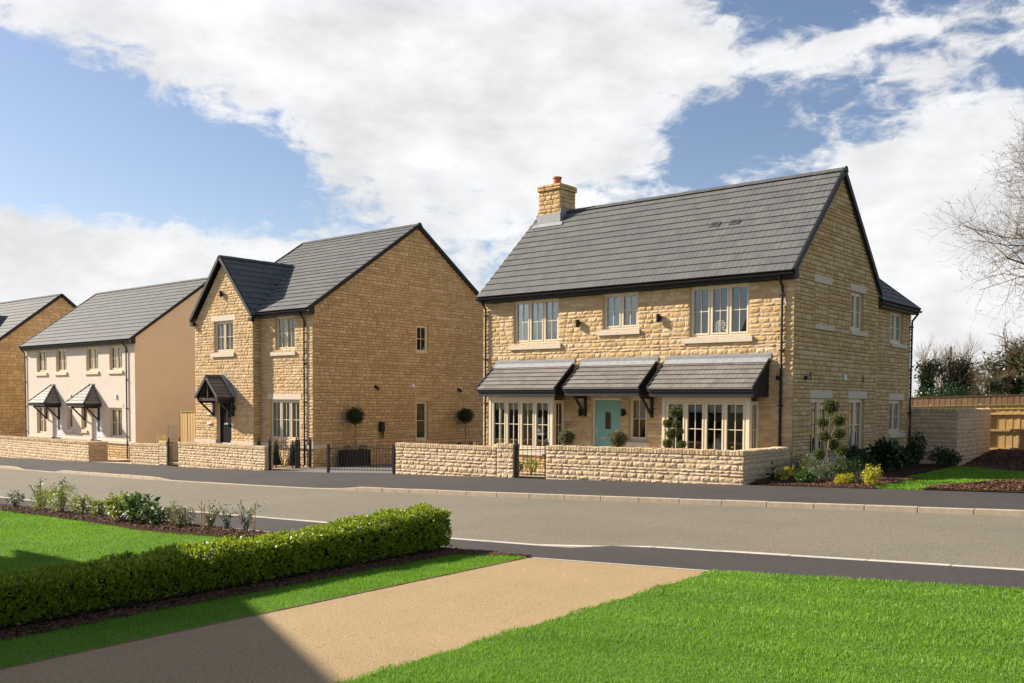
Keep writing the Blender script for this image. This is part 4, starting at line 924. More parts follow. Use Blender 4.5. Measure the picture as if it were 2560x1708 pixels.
    P.flush(); RT.flush(); RD.flush()
build_h2()
# ---------------------------------------------------------------- cream rendered pair of houses
def build_h3():
    rng = random.Random(31); Yf, Xr, Xl, Yb, zb = 24.3, -45.2, -57.85, 33.2, -1.9
    h = thing('rendered_house_pair', 'cream rendered semi-detached pair with two small hipped door canopies', 'house', ((Xl + Xr) / 2, 28, gz(-51, 28)))
    WF, WS = front(Yf), side(Xr); zs_ = 4.76
    ups = [(-56.35, -55.05, 3.45, 4.70), (-53.90, -52.62, 3.45, 4.70), (-50.34, -49.0, 3.45, 4.70), (-47.80, -46.46, 3.45, 4.70)]
    low = [(-56.45, -55.2, -.06, 1.50), (-52.62, -52.0, .28, 1.48), (-50.98, -50.36, .28, 1.48), (-47.86, -46.56, -.04, 1.48)]
    drs = [(-54.45, -53.35, -.95, 1.42), (-49.82, -48.72, -.92, 1.42)]
    holes = ups + low + drs
    backing(h, WF, Xl, Xr - .013, -.22, zs_, [x if x[2] > -.2 else (x[0], x[1], -.219, x[3]) for x in holes], m_render, d0=0.0, th=.15, rev=m_render_tan)
    backing(h, WF, Xl, Xr - .013, zb, -.223, [(d[0], d[1], zb + .6, -.224) for d in drs], m_mortar2, d0=.03)
    P = Pieces('stone', h, 'stonework', 0); lay(P, WF, Xl, Xr, zb, -.36, [(d[0], d[1], zb + .6, 0) for d in drs], ST2, rng); P.flush()
    for a, b in ((Xl - .04, -54.5), (-53.3, -49.86), (-48.68, Xr + .04)): lintel(h, WF, a, b, -.36, -.215, name='plinth_band', proud=.05)
    tri = MB(); rY, rZ, ey, ez = 28.72, 8.42, Yf - .28, 4.93
    g = MB(); g.prism([(Xr - .012, Yf + .002, zb), (Xr - .012, Yb, zb), (Xr - .012, Yb, zs_ + .32), (Xr - .012, rY, rZ - .04), (Xr - .012, Yf + .002, zs_ + .32)], (.012, 0, 0)); g.build('gable_render', m_render_tan, h)
    g = MB(); g.prism([(Xr - .16, Yf + .16, zb), (Xr - .16, Yb, zb), (Xr - .16, Yb, zs_ + .3), (Xr - .16, rY, rZ - .1), (Xr - .16, Yf + .16, zs_ + .3)], (.14, 0, 0)); g.build('gable_wall', m_render_tan, h)
    g = MB(); g.prism([(Xl, Yf + .16, zb), (Xl, Yb, zb), (Xl, Yb, zs_), (Xl, rY, rZ - .1), (Xl, Yf + .16, zs_)], (.14, 0, 0)); g.build('gable_wall', m_render_tan, h)
    box('rear_wall', (Xl + .15, Yb - .15, zb), (Xr - .17, Yb - .01, zs_), m_render, h); box('ground_floor', (Xl + .15, Yf + .17, -1.0), (Xr - .17, Yb - .16, -.95), m_floor, h); box('first_floor', (Xl + .15, Yf + .17, 2.1), (Xr - .17, Yb - .16, 2.15), m_inner, h)
    box('ceiling', (Xl + .15, Yf + .17, 4.72), (Xr - .17, Yb - .16, 4.75), m_inner, h); box('partition', (Xl + .15, 27.0, -.9), (Xr - .18, 27.1, 4.7), m_inner, h); box('party_wall', (-51.6, Yf + .2, -.9), (-51.4, 27.0, 4.7), m_inner, h)
    for w in ups: window(h, WF, *w, lights=2, net=.55, recess=.10); lintel(h, WF, w[0] - .12, w[1] + .1, w[2] - .20, w[2] - .04, name='stone_sill', proud=.07, m=m_render_tan)
    for i, w in enumerate(low):
        window(h, WF, *w, lights=2 if i in (0, 3) else 1, recess=.10)
        if i in (1, 2): lintel(h, WF, w[0] - .1, w[1] + .1, w[2] - .18, w[2] - .035, name='stone_sill', proud=.07, m=m_render_tan)
    lintel(h, WF, -48.0, -46.4, 1.49, 1.70, m=m_render)
    for d, m in zip(drs, (m_doorwhite, m_doorwhite)): door(h, WF, *d, m, m_white, glaze=(.36, .64, .48, .85))
    for u in (-52.15, -47.10): MB().box((u - .07, -.06, 1.96), (u + .07, .01, 2.18), WF.T).build('wall_box', m_white, h, bevel=.01)
    box('meter_box', (26.08, -.05, -.12), (26.58, .02, .62), m_render, h, T=WS.T, bevel=.01)
    MB().tube([WS.T(26.82, -.05, -1.2), WS.T(26.82, -.05, 1.40)], .04, 8).build('grey_pipe', m_edge, h)
    # hipped canopies
    for cu in (-54.35, -49.75):
        T = WF.T; wd, p, zt, zb_ = 1.05, .95, 2.66, 1.68
        A0, A1 = Vector(T(cu - .16, -.01, zt)), Vector(T(cu + .16, -.01, zt)); B = [Vector(T(cu - wd, -.01, zb_)), Vector(T(cu - wd, -p, zb_)), Vector(T(cu + wd, -p, zb_)), Vector(T(cu + wd, -.01, zb_))]
        c = MB(); c.add([A0, A1] + B, [(0, 3, 4, 1), (0, 2, 3), (1, 4, 5), (2, 5, 4, 3), (0, 1, 5, 2)]); o = c.build('hipped_canopy', m_black, h)
        P2 = Pieces('canopy_tile', o, 'canopy_tiles', 200)
        es = Vector((0, p, zt - zb_)); L_ = es.length; es.normalize()
        def cl(a, b, d): f = d / L_; lo, hi = f * (wd - .16), 2 * wd - f * (wd - .16); return max(a, lo), min(b, hi)
        roof_slope(P2, B[1], (1, 0, 0), es, 2 * wd, L_, L_ / 6, .30, TILE2, rng, th=.018, clip=cl)
        for sgn in (1, -1):
            e2 = Vector((-sgn * (wd - .16), 0, zt - zb_)); L2 = e2.length; e2.normalize()
            if sgn > 0: roof_slope(P2, B[2], (0, 1, 0), e2, p - .012, L2, L2 / 6, .30, TILE2, rng, th=.018, clip=lambda a, b, d: (max(a, d / L2 * p), b))
            else: roof_slope(P2, B[0], (0, -1, 0), e2, p, L2, L2 / 6, .30, TILE2, rng, th=.018, clip=lambda a, b, d: (max(a, .012), min(b, p - d / L2 * p)))
        P2.flush()
        for q, a in ((B[2], A1), (B[1], A0)): MB().tube([q + Vector((0, 0, .04)), a + Vector((0, 0, .05))], .045, 6).build('hip_tile', m_ridge, o)
        f = MB(); f.box((cu - wd + .03, -p + .03, zb_ - .15), (cu + wd - .03, -p + .06, zb_ - .01), T); f.box((cu + wd - .06, -p + .06, zb_ - .15), (cu + wd - .03, .0, zb_ - .01), T); f.box((cu - wd + .03, -p + .06, zb_ - .15), (cu - wd + .06, .0, zb_ - .01), T); f.build('canopy_fascia', m_black, o)
        MB().box((cu - .3, -.03, zt - .02), (cu + .3, .01, zt + .10), T).build('lead_flashing', m_lead, o)
        for s_ in (-1, 1): gallows(h, WF, cu + s_ * .78, zb_ - .152, p=.75, h=.75, w=.08)
    RT = Pieces('roof_tile', h, 'roof_tiles', 0); RD = Pieces('ridge_tile', h, 'ridge_tiles', 40)
    run, rise = rY - ey, rZ - ez; L_ = math.hypot(run, rise); es = Vector((0, run / L_, rise / L_)); x0, x1 = Xl - .06, Xr + .07; yb = 2 * rY - ey
    deck('roof_deck', h, (x0 + .02, ey + .03, ez), (1, 0, 0), es, x1 - x0 - .04, L_ - .03, m_black); roof_slope(RT, (x0, ey, ez), (1, 0, 0), es, x1 - x0, L_, .40, .33, TILE, rng)
    deck('roof_deck', h, (x1 - .02, yb, ez), (-1, 0, 0), Vector((0, -run / L_, rise / L_)), x1 - x0 - .04, L_, m_tile); ridge(RD, (x0, rY, rZ + .085), (x1 + .02, rY, rZ + .085))
    for X_, o_ in ((x1 - .01, 1), (x0 + .01, -1)):
        for ya in (ey - .02, yb + .02): verge(h, (X_, ya, ez + .02), (X_, rY, rZ + .045), (o_, 0, 0))
    box('fascia', (x0 + .02, ey + .05, ez - .20), (x1 - .01, ey + .07, ez - .005), m_grey_upvc, h); box('soffit', (x0 + .02, ey + .072, ez - .195), (x1 - .02, Yf - .012, ez - .175), m_grey_upvc, h)
    gutter(h, (x0, ey - .012, ez - .025), (x1, ey - .012, ez - .025))
    MB().prism([(x1 - .005, ey + .03, ez - .20), (x1 - .005, Yf - .01, ez - .20), (x1 - .005, Yf - .01, ez + .17), (x1 - .005, ey + .03, ez)], (.05, 0, 0)).build('box_end', m_black, h)
    downpipe(h, WF, -45.95, ez - .06, -1.2, out=.27); downpipe(h, WF, -57.75, ez - .06, -1.5, out=.27)
    RT.flush(); RD.flush()
build_h3()
def build_h4():
    rng = random.Random(41); Xr, Xl, Yf, Yb, zb = -62.0, -72.0, 24.1, 32.6, -2.4
    h = thing('far_stone_house', 'ochre stone house at the far left edge behind the cream pair', 'house', ((Xl + Xr) / 2, 28, gz(-67, 28)))
    WS = side(Xr); zs_, rY, rZ, ez, ey = 5.18, 28.35, 8.62, 5.05, 23.85
    backing(h, WS, Yf, Yb, zb, zs_, [], m_mortar2, gable=(rY, rZ - .05)); P = Pieces('stone', h, 'stonework', 0)
    lay(P, WS, Yf + .02, Yb, zb, zs_, [], ST2F, rng, gable=(rY, rZ - .05), hgt=.17, wid=(.28, .55)); lay(P, front(Yf), Xl, Xr, zb, zs_, [], ST2F, rng, hgt=.2, wid=(.3, .6)); P.flush()
    box('front_wall', (Xl, Yf + .035, zb), (Xr - .16, Yf + .2, zs_), m_mortar2, h); box('rear_wall', (Xl, Yb - .2, zb), (Xr - .16, Yb, zs_), m_stone2, h); box('left_wall', (Xl, Yf + .21, zb), (Xl + .15, Yb - .21, zs_), m_stone2, h)
    RT = Pieces('roof_tile', h, 'roof_tiles', 0); RD = Pieces('ridge_tile', h, 'ridge_tiles', 30)
    run, rise = rY - ey, rZ - ez; L_ = math.hypot(run, rise); es = Vector((0, run / L_, rise / L_)); x0, x1 = Xl - .06, Xr + .07; yb = 2 * rY - ey
    deck('roof_deck', h, (x0, ey, ez), (1, 0, 0), es, x1 - x0 - .02, L_, m_black); roof_slope(RT, (x0, ey, ez), (1, 0, 0), es, x1 - x0, L_, .40, .33, TILE, rng)
    deck('roof_deck', h, (x1 - .02, yb, ez), (-1, 0, 0), Vector((0, -run / L_, rise / L_)), x1 - x0 - .04, L_, m_tile); ridge(RD, (x0, rY, rZ + .085), (x1 + .02, rY, rZ + .085))
    for ya in (ey - .02, yb + .02): verge(h, (x1 - .01, ya, ez + .02), (x1 - .01, rY, rZ + .045), (1, 0, 0), h=.2)
    # front cross gable
    cx, hw, gzr, gE, y0 = -66.0, 2.2, 7.35, 5.0, 23.4; lg = math.hypot(hw, gzr - gE); ye = ey + (gzr - ez) * run / rise
    for sgn in (1, -1):
        e2 = Vector((-sgn * hw / lg, 0, (gzr - gE) / lg)); ex = Vector((0, 1, 0)) if sgn > 0 else Vector((0, -1, 0)); O = (cx + sgn * hw, y0, gE) if sgn > 0 else (cx + sgn * hw, ye, gE)
        deck('gable_deck', h, O, ex, e2, ye - y0, lg, m_tile); roof_slope(RT, O, ex, e2, ye - y0, lg, .4, .33, TILE, rng)
    MB().prism([(cx - 2.05, y0 + .1, zb), (cx + 2.05, y0 + .1, zb), (cx + 2.05, y0 + .1, gE), (cx, y0 + .1, gzr - .05), (cx - 2.05, y0 + .1, gE)], (0, .6, 0)).build('gable_wall', m_stone2, h)
    RT.flush(); RD.flush()
build_h4()
# ---------------------------------------------------------------- garden walls
class SlopeWall(Wall):
    def __init__(s, P0, P1, dz):
        P0, P1 = Vector(P0), Vector(P1); super().__init__(P0, P1 - P0); s.L = (P1 - P0).length; s.k = dz / s.L
    def T(s, u, d, z): p = super().T(u, d, z); return (p[0], p[1], p[2] + s.k * u)
def coping_protos():
    out = []
    for k in range(5):
        r = random.Random(60 + k); mb = MB().box((-.5, -.5, 0), (.5, .5, 1)); me = mb.mesh('coping_stone', None); bm = bmesh.new(); bm.from_mesh(me)
        bmesh.ops.bevel(bm, geom=bm.edges[:], offset=.09, segments=1, affect='EDGES')
        for v in bm.verts: v.co += Vector((r.uniform(-.05, .05), r.uniform(-.02, .02), r.uniform(-.05, .05)))
        bm.to_mesh(me); bm.free(); me.materials.append(m_stone3); out.append(me)
    return out
COPE = coping_protos()
def garden_wall(root, P0, P1, t0, t1, th=.30, left_end=False, right_end=False, hgt=.115, seed=1, protos=None, cope=.125, P=None, C=None, flat=False):
    rng = random.Random(seed); W = SlopeWall(P0, P1, t1 - t0); L_ = W.L; zb = min(gz(*P0), gz(*P1)) - .12 - max(0, t1 - t0)
    zt = t0 - cope
    own = P is None
    if own: P = Pieces('stone', root, 'stonework', 300); C = Pieces('coping_stone', root, 'coping_stones', 300)
    MB().box((0.02, .012, zb), (L_ - .02, th - .005, zt + .01), W.T).build('wall_core', m_mortar_lit, root)
    lay(P, W, 0, L_, zb, zt, [], protos or ST3, rng, hgt=hgt, wid=(.17, .40), depth=.052, back=.045, j=.024)
    for e, flag in ((0, left_end), (1, right_end)):
        if flag:
            a = W.T(0 if e == 0 else L_, 0, 0); b = W.T(0 if e == 0 else L_, th, 0)
            WE = Wall((a[0], a[1]), (b[0] - a[0], b[1] - a[1])) if e else Wall((b[0], b[1]), (a[0] - b[0], a[1] - b[1]))
            off = (t1 - t0) if e else 0
            lay(P, WE, .03, th - .01, zb, zt + off, [], ST3F, rng, hgt=hgt, wid=(.13, .28), depth=.045, back=.036)
    u = 0.0
    while u < L_ - .02:
        w = rng.uniform(.065, .115); w = min(w, L_ - u)
        hh = cope + rng.uniform(-.012, .012)
        M = Matrix.Translation(W.T(u + w / 2, th / 2 - .005, zt + .004)) @ Matrix.Rotation(W.rot, 4, 'Z') @ Matrix.Diagonal((w - .010, th + .02, hh, 1))
        C.add(rng.choice(COPE), M, .11); u += w
    MB().box((0.01, .03, zt), (L_ - .01, th - .03, zt + cope - .03), W.T).build('coping_mortar', m_mortar_lit, root)
    if own: P.flush(); C.flush()
def wall_thing(label, at, name='garden_wall'): return thing(name, label, 'wall', (at[0], at[1], gz(*at)), group='low stone garden walls along the pavement')
r = wall_thing('low stone wall in front of the turquoise door, running right to the corner', (-13, 20.8))
garden_wall(r, (-16.05, 20.58), (-10.25, 20.85), .757, .819, left_end=True, seed=3)
garden_wall(r, (-10.25, 20.87), (-10.255, 23.54), .819, .83, protos=ST3F, seed=4)
r = wall_thing('low stone wall between the driveway railing gate and the small iron gate', (-19.5, 20.5))
P_ = Pieces('stone', r, 'stonework', 300); C_ = Pieces('coping_stone', r, 'coping_stones', 300)
garden_wall(r, (-22.02, 20.50), (-17.86, 20.57), .632, .659, left_end=True, seed=5, P=P_, C=C_); garden_wall(r, (-17.85, 20.57), (-17.22, 20.58), .748, .752, right_end=True, left_end=True, seed=6, P=P_, C=C_); P_.flush(); C_.flush()
r = wall_thing('low stone wall in front of the black porch door', (-31, 20.1))
garden_wall(r, (-34.35, 20.24), (-28.15, 19.95), .272, .312, right_end=True, left_end=True, th=.34, seed=7)
r = wall_thing('short low stone wall with a yellow shrub behind it, right of the white door', (-37.7, 20.75))
P_ = Pieces('stone', r, 'stonework', 300); C_ = Pieces('coping_stone', r, 'coping_stones', 300)
garden_wall(r, (-39.22, 20.80), (-36.62, 20.70), .036, .085, left_end=True, seed=8, P=P_, C=C_); garden_wall(r, (-36.61, 20.70), (-35.95, 20.67), .205, .218, right_end=True, left_end=True, seed=9, P=P_, C=C_); P_.flush(); C_.flush()
r = wall_thing('long low stone wall at the left edge in front of the cream houses', (-51, 22))
garden_wall(r, (-62.0, 23.25), (-44.0, 21.3), -.33, -.105, right_end=True, th=.9, seed=10, hgt=.13)
r = thing('tall_garden_wall', 'tall shaded stone wall joining the rear corner of the golden house', 'wall', (-9.5, 33.6, gz(-9.5, 33.5)))
P_ = Pieces('stone', r, 'stonework', 300); C_ = Pieces('coping_stone', r, 'coping_stones', 300)
garden_wall(r, (-10.34, 33.42), (-8.80, 33.42), 1.80, 1.80, seed=12, protos=ST3F, P=P_, C=C_, hgt=.15); garden_wall(r, (-8.80, 33.44), (-8.80, 37.7), 1.80, 1.80, seed=13, protos=ST3F, right_end=True, P=P_, C=C_, hgt=.15); P_.flush(); C_.flush()
# ---------------------------------------------------------------- iron gates and railings
def railing(name, label, cat, P0, P1, h, nb, posts=(True, True), ph=.08, curve_=0.0, bw=.008, latch=False, ball=False, lift=.06, mid=True):
    W = Wall(P0, (P1[0] - P0[0], P1[1] - P0[1])); L_ = math.hypot(P1[0] - P0[0], P1[1] - P0[1]); za, zb_ = gz(*P0), gz(*P1)
    r = thing(name, label, cat, (P0[0], P0[1], za)); T = W.T; g = lambda u: za + (zb_ - za) * u / L_
    for k, u in enumerate((0.04, L_ - .04)):
        if posts[k]:
            b = MB(); b.box((u - .035, -.035, g(u) - .1), (u + .035, .035, g(u) + h + ph), T)
            if ball: c = T(u, 0, g(u) + h + ph); b.lathe(c, [(.03, -.01), (.035, .0), (.012, .012), (.03, .03), (.036, .05), (.025, .08), (.005, .09)], 12)
            b.build('post', m_iron, r)
    z0 = lambda u: g(u) + lift
    u0, u1 = .09, L_ - .09
    zt = lambda u: g(u) + h + curve_ * math.sin(math.pi * (u - u0) / (u1 - u0))
    for f_, nm in ((lambda u: z0(u) + .05, 'bottom_rail'), (lambda u: zt(u) - .13, 'top_rail')):
        pts = [T(u, 0, f_(u)) for u in frange(u0 - .02, u1 + .02, 8)]; MB().tube(pts, .013, 6).build(nm, m_iron, r)
    for i in range(nb):
        u = u0 + .03 + (u1 - u0 - .06) * i / (nb - 1); MB().tube([T(u, 0, z0(u)), T(u, 0, zt(u)), T(u, 0, zt(u) + .015)], [bw, bw, bw * .4], 6).build('bar', m_iron, r)
    if latch:
        b = MB(); u = L_ - .18; b.box((u, -.05, g(u) + h - .30), (u + .12, .03, g(u) + h - .26), T); b.build('latch', m_iron, r)
    return r
railing('garden_gate', 'small black iron gate between the low walls, left of the turquoise door', 'gate', (-17.21, 20.66), (-16.06, 20.70), .94, 7, latch=True, ball=True)
railing('drive_gate', 'wide black railing gate across the driveway between the two stone houses', 'gate', (-24.89, 20.10), (-22.06, 20.52), .92, 22, curve_=.05, ph=.02)
railing('path_gate', 'black iron gate standing at the stone wall end by the clipped cones', 'gate', (-28.12, 20.10), (-28.42, 21.55), .98, 11, ball=True, latch=True)
railing('side_railing', 'short black railing beside the downpipe of the gabled house', 'railing', (-28.46, 21.62), (-28.62, 22.34), .98, 6, ball=True)
railing('narrow_gate', 'narrow black gate between the far low walls near the timber fence', 'gate', (-35.93, 20.73), (-34.37, 20.33), .98, 11, ball=True, latch=True)
railing('bed_railing', 'long low black railing along the driveway behind the front wall', 'railing', (-27.3, 25.6), (-27.3, 34.0), .85, 56, lift=.05)
# ---------------------------------------------------------------- timber fences
def board_fence(name, label, P0, P1, h, m, bw=.12, post=1.9, zup=0.0, rails=True, front_rails=False, dz=None, cap=True):
    W = Wall(P0, (P1[0] - P0[0], P1[1] - P0[1])); L_ = math.hypot(P1[0] - P0[0], P1[1] - P0[1]); T = W.T; rng = random.Random(int(L_ * 10))
    g = lambda u: gz(*W.T(u, 0, 0)[:2]) + zup if dz is None else dz
    r = thing(name, label, 'fence', (P0[0], P0[1], g(0))); s = -1 if front_rails else 1
    u = 0.0; proto = None; Pc = Pieces('board', r, 'boards', 300); pm = MB().box((0, 0, 0), (1, 1, 1)).mesh('board', m)
    while u < L_ - .02:
        w = min(bw, L_ - u); hh = h + rng.uniform(-.008, .004); dd = rng.uniform(0, .006) + (.010 if int(u / bw) % 2 else 0)
        M = Matrix.Translation(T(u, dd, g(u) - .05)) @ Matrix.Rotation(W.rot, 4, 'Z') @ Matrix.Diagonal((w - .004, .018, hh, 1)); Pc.add(pm, M, .3); u += w
    Pc.flush()
    n = max(1, round(L_ / post))
    for i in range(n + 1):
        u = L_ * i / n; q = MB(); q.box((u - .05, -.09 if front_rails else .03, g(u) - .2), (u + .05, -.002 if front_rails else .13, g(u) + h + .03), T); q.build('post', m, r)
    for z in (.18, h * .5, h - .25):
        q = MB(); q.prism([T(0, s * .03 - (.002 if front_rails else -.0), g(0) + z), T(0, s * .03 + s * .045, g(0) + z), T(0, s * .075, g(0) + z + .08), T(0, s * .03, g(0) + z + .08)], Vector(T(L_, 0, g(L_))) - Vector(T(0, 0, g(0)))); q.build('rail', m, r)
    if cap:
        q = MB(); q.prism([T(0, -.03, g(0) + h - .05), T(0, .05, g(0) + h - .05), T(0, .05, g(0) + h - .02), T(0, -.03, g(0) + h - .02)], Vector(T(L_, 0, g(L_))) - Vector(T(0, 0, g(0)))); q.build('capping', m, r)
    return r
board_fence('board_fence', 'pale timber fence between the cream house and the gabled stone house', (-41.75, 24.75), (-36.15, 24.7), 2.38, m_timber, zup=.0)
board_fence('board_fence', 'sunlit pale timber fence just right of the tall shaded wall', (-9.0, 38.05), (-7.62, 38.12), 1.72, m_timber, front_rails=True, zup=.26, post=1.2)
board_fence('board_fence', 'pale timber fence panel running towards the viewer at the right edge', (-7.58, 38.02), (-3.0, 35.4), 1.72, m_timber, front_rails=True, zup=.28, post=2.2)
board_fence('board_fence', 'long brown close-boarded fence in front of the distant trees', (-24.0, 58.5), (-4.0, 61.0), 2.62, m_timberbrown, bw=.15, post=4.6, zup=.25)
board_fence('board_fence', 'pale timber fence behind the tall wall, below the brown fence', (-15.0, 44.5), (-9.0, 45.5), 2.05, m_timber, zup=.20)
sg = thing('marker_post', 'small yellow marker post in front of the brown fence', 'post', (-6.55, 52.0, gz(-6.5, 52)))
MB().box((-.05, -.05, 0), (.05, .05, 2.1)).build('post', m_timberbrown, sg, local=True); MB().box((-.14, -.07, 1.85), (.14, -.051, 2.3)).build('panel', m_yellow, sg, local=True)
# ---------------------------------------------------------------- the near house whose roof shades the drive (left of the view), and garages added for window reflections
def build_near(Xr, Xl, ye, ez, rZ, Yb, holes, label, name='near_house'):
    """gabled stone building, eave line at ye facing the road, gable at Xr"""
    rng = random.Random(77); zb = gz(Xl, 0) - .6; Yf = ye - .28; rY = (ye + Yb - .28) / 2
    h = thing(name, label, 'house' if ez > 4 else 'garage', ((Xr + Xl) / 2, rY, gz((Xr + Xl) / 2, rY)))
    WF = Wall((0, Yf), (-1, 0)); hh = [(-b, -a, c, d) for a, b, c, d in holes]; zs_ = ez - .1
    backing(h, WF, -Xr, -Xl, zb, zs_, hh, m_mortar_shade, rev=m_stone)
    P = Pieces('stone', h, 'stonework', 0); lay(P, WF, -Xr, -Xl, zb, zs_, hh, ST1F, rng, hgt=.19, wid=(.3, .6))
    for q in hh:
        if q[1] - q[0] > 2: MB().box((q[0], .1, q[2]), (q[1], .15, q[3]), WF.T).build('garage_door', m_blacktimber, h)
        else: window(h, WF, *q, lights=3)
    WS = side(Xr); backing(h, WS, Yb, Yf, zb, zs_, [], m_mortar_shade, gable=(rY, rZ - .1)); lay(P, WS, Yb, Yf, zb, zs_, [], ST1F, rng, gable=(rY, rZ - .1), hgt=.19, wid=(.3, .6)); P.flush()
    box('rear_wall', (Xl, Yb - .2, zb), (Xr, Yb, zs_), m_stone, h); MB().prism([(Xl, Yb, zb), (Xl, Yf - .17, zb), (Xl, Yf - .17, zs_), (Xl, rY, rZ - .12), (Xl, Yb, zs_)], (.2, 0, 0)).build('left_gable_wall', m_stone, h)
    run, rise = ye - rY, rZ - ez; L_ = math.hypot(run, rise); RT = Pieces('roof_tile', h, 'roof_tiles', 0)
    for sgn in (1, -1):
        es = Vector((0, -sgn * run / L_, rise / L_)); ex = Vector((-sgn, 0, 0)); O = (Xr + .1, ye, ez) if sgn > 0 else (Xl - .1, 2 * rY - ye, ez)
        deck('roof_deck', h, O, ex, es, Xr - Xl + .2, L_, m_tile); roof_slope(RT, O, ex, es, Xr - Xl + .2, L_, .345, .33, TILE, rng)
    RT.flush()
    for y0 in (ye, 2 * rY - ye): verge(h, (Xr + .06, y0, ez), (Xr + .06, rY, rZ), (1, 0, 0))
    gutter(h, (Xr + .1, ye + .02, ez - .03), (Xl - .1, ye + .02, ez - .03))
build_near(-17.0, -22.6, 2.9, 5.0, 8.75, -5.92, [(-20.6, -19.0, 3.4, 4.8), (-20.6, -19.0, .4, 2.0)], 'stone house on the near side, just outside the left of the view')
build_near(-22.7, -28.2, 1.6, 2.5, 4.1, -4.2, [(-27.2, -23.7, -.7, 1.6)], 'unseen low stone garage beside the near house, added to darken bay window reflections', 'reflection_garage')  # added out of view to darken reflections in the bay glass
build_near(-32.0, -40.0, 1.8, 2.4, 4.0, -4.2, [(-35.5, -32.8, -1.0, 1.4), (-39.2, -36.5, -1.1, 1.4)], 'unseen long low garage block on the near side, added to darken bay window reflections', 'reflection_garage')  # added out of view, low so that only the bay reflections darken
# ---------------------------------------------------------------- planting
def leaf_arrays(C, D, S, rng, asp=.5, fold=.25, up=None):
    """one folded quad per leaf; C centres, D axis directions, S lengths"""
    n = len(C); D = D / (np.linalg.norm(D, axis=1, keepdims=True) + 1e-9)
    R_ = rng.normal(size=(n, 3)); A = np.cross(D, R_); A /= np.linalg.norm(A, axis=1, keepdims=True) + 1e-9; B = np.cross(D, A)
    S = S[:, None]
    v0 = C - D * S * .5; v2 = C + D * S * .5; v1 = C + A * S * asp * .5 + B * S * fold * .5; v3 = C - A * S * asp * .5 + B * S * fold * .5
    V = np.stack([v0, v1, v2, v3], 1).reshape(-1, 3); F = np.arange(n * 4).reshape(n, 4); return V, F
class Leaves:
    def __init__(s): s.V = []; s.F = []; s.b = 0
    def add(s, V, F): s.V.append(V); s.F.append(F + s.b); s.b += len(V)
    def blob(s, c, r, n, size, rng, shell=.55, out=1.0, asp=.5, squash=None):
        d = rng.normal(size=(n, 3)); d /= np.linalg.norm(d, axis=1, keepdims=True)
        rad = shell + (1 - shell) * rng.random(n) ** .6
        bump = 1 + .10 * np.sin(d[:, 0] * 5 + c[0] * 3) * np.cos(d[:, 1] * 6 + d[:, 2] * 4) + .05 * rng.normal(size=n)
        C = np.array(c) + d * (rad * bump)[:, None] * np.array(r)
        D = d * out + rng.normal(size=(n, 3)) * .7
        s.add(*leaf_arrays(C, D, size * (.7 + .6 * rng.random(n)), rng, asp))
    def sprigs(s, P, D, size, rng, k=6, asp=.5):
        """P,D: sprig bases and directions; k leaves spread up each"""
        for i in range(k):
            t = (i / max(1, k - 1)); a = rng.normal(size=P.shape); a -= D * (a * D).sum(1, keepdims=True); a /= np.linalg.norm(a, axis=1, keepdims=True) + 1e-9
            C = P + D * (size * 1.3 * t) + a * size * (.55 - .3 * t); dd = D * (.5 + .8 * t) + a * (1.0 - .6 * t)
            s.add(*leaf_arrays(C, dd, size * (.75 + .5 * rng.random(len(P))), rng, asp, fold=.2))
    def build(s, name, m, parent=None, local=False):
        o = link(name, np_mesh(name, np.concatenate(s.V), np.concatenate(s.F), m), parent, local); return o
NR = lambda seed: np.random.default_rng(seed)
def core_blob(c, r, m, parent, name='shade_core', local=True):
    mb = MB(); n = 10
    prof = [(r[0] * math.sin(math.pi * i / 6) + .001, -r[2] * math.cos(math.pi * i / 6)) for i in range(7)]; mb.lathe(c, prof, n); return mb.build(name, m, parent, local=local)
def shrub(name, label, x, y, r, h, m, n, leaf, seed, stems=5, group=None, asp=.5, lobes=1, dz=.0, cat='shrub', base=.15, airy=.35):
    rng = NR(seed); t = thing(name, label, cat, (x, y, gz(x, y) + dz), group=group); L_ = Leaves()
    for k in range(lobes):
        a = 2 * math.pi * k / lobes + rng.random() * 2; o = 0 if lobes == 1 else r * .45
        hh = h * (.75 + .35 * rng.random()) if lobes > 1 else h
        L_.blob((o * math.cos(a), o * math.sin(a), hh * (.5 + base / 2)), (r * (1 if lobes == 1 else .62), r * (1 if lobes == 1 else .62), hh * (.5 - base / 2)), n // lobes, leaf, rng, shell=airy, asp=asp)
    L_.build('foliage', m, t, local=True)
    for k in range(stems):
        a = rng.random() * 6.28; q = r * .6 * rng.random(); MB().tube([(0, 0, -.04), (q * .4 * math.cos(a), q * .4 * math.sin(a), h * .35), (q * math.cos(a), q * math.sin(a), h * .8)], [.012, .009, .004], 5).build('stem', m_bark, t, local=True)
    return t
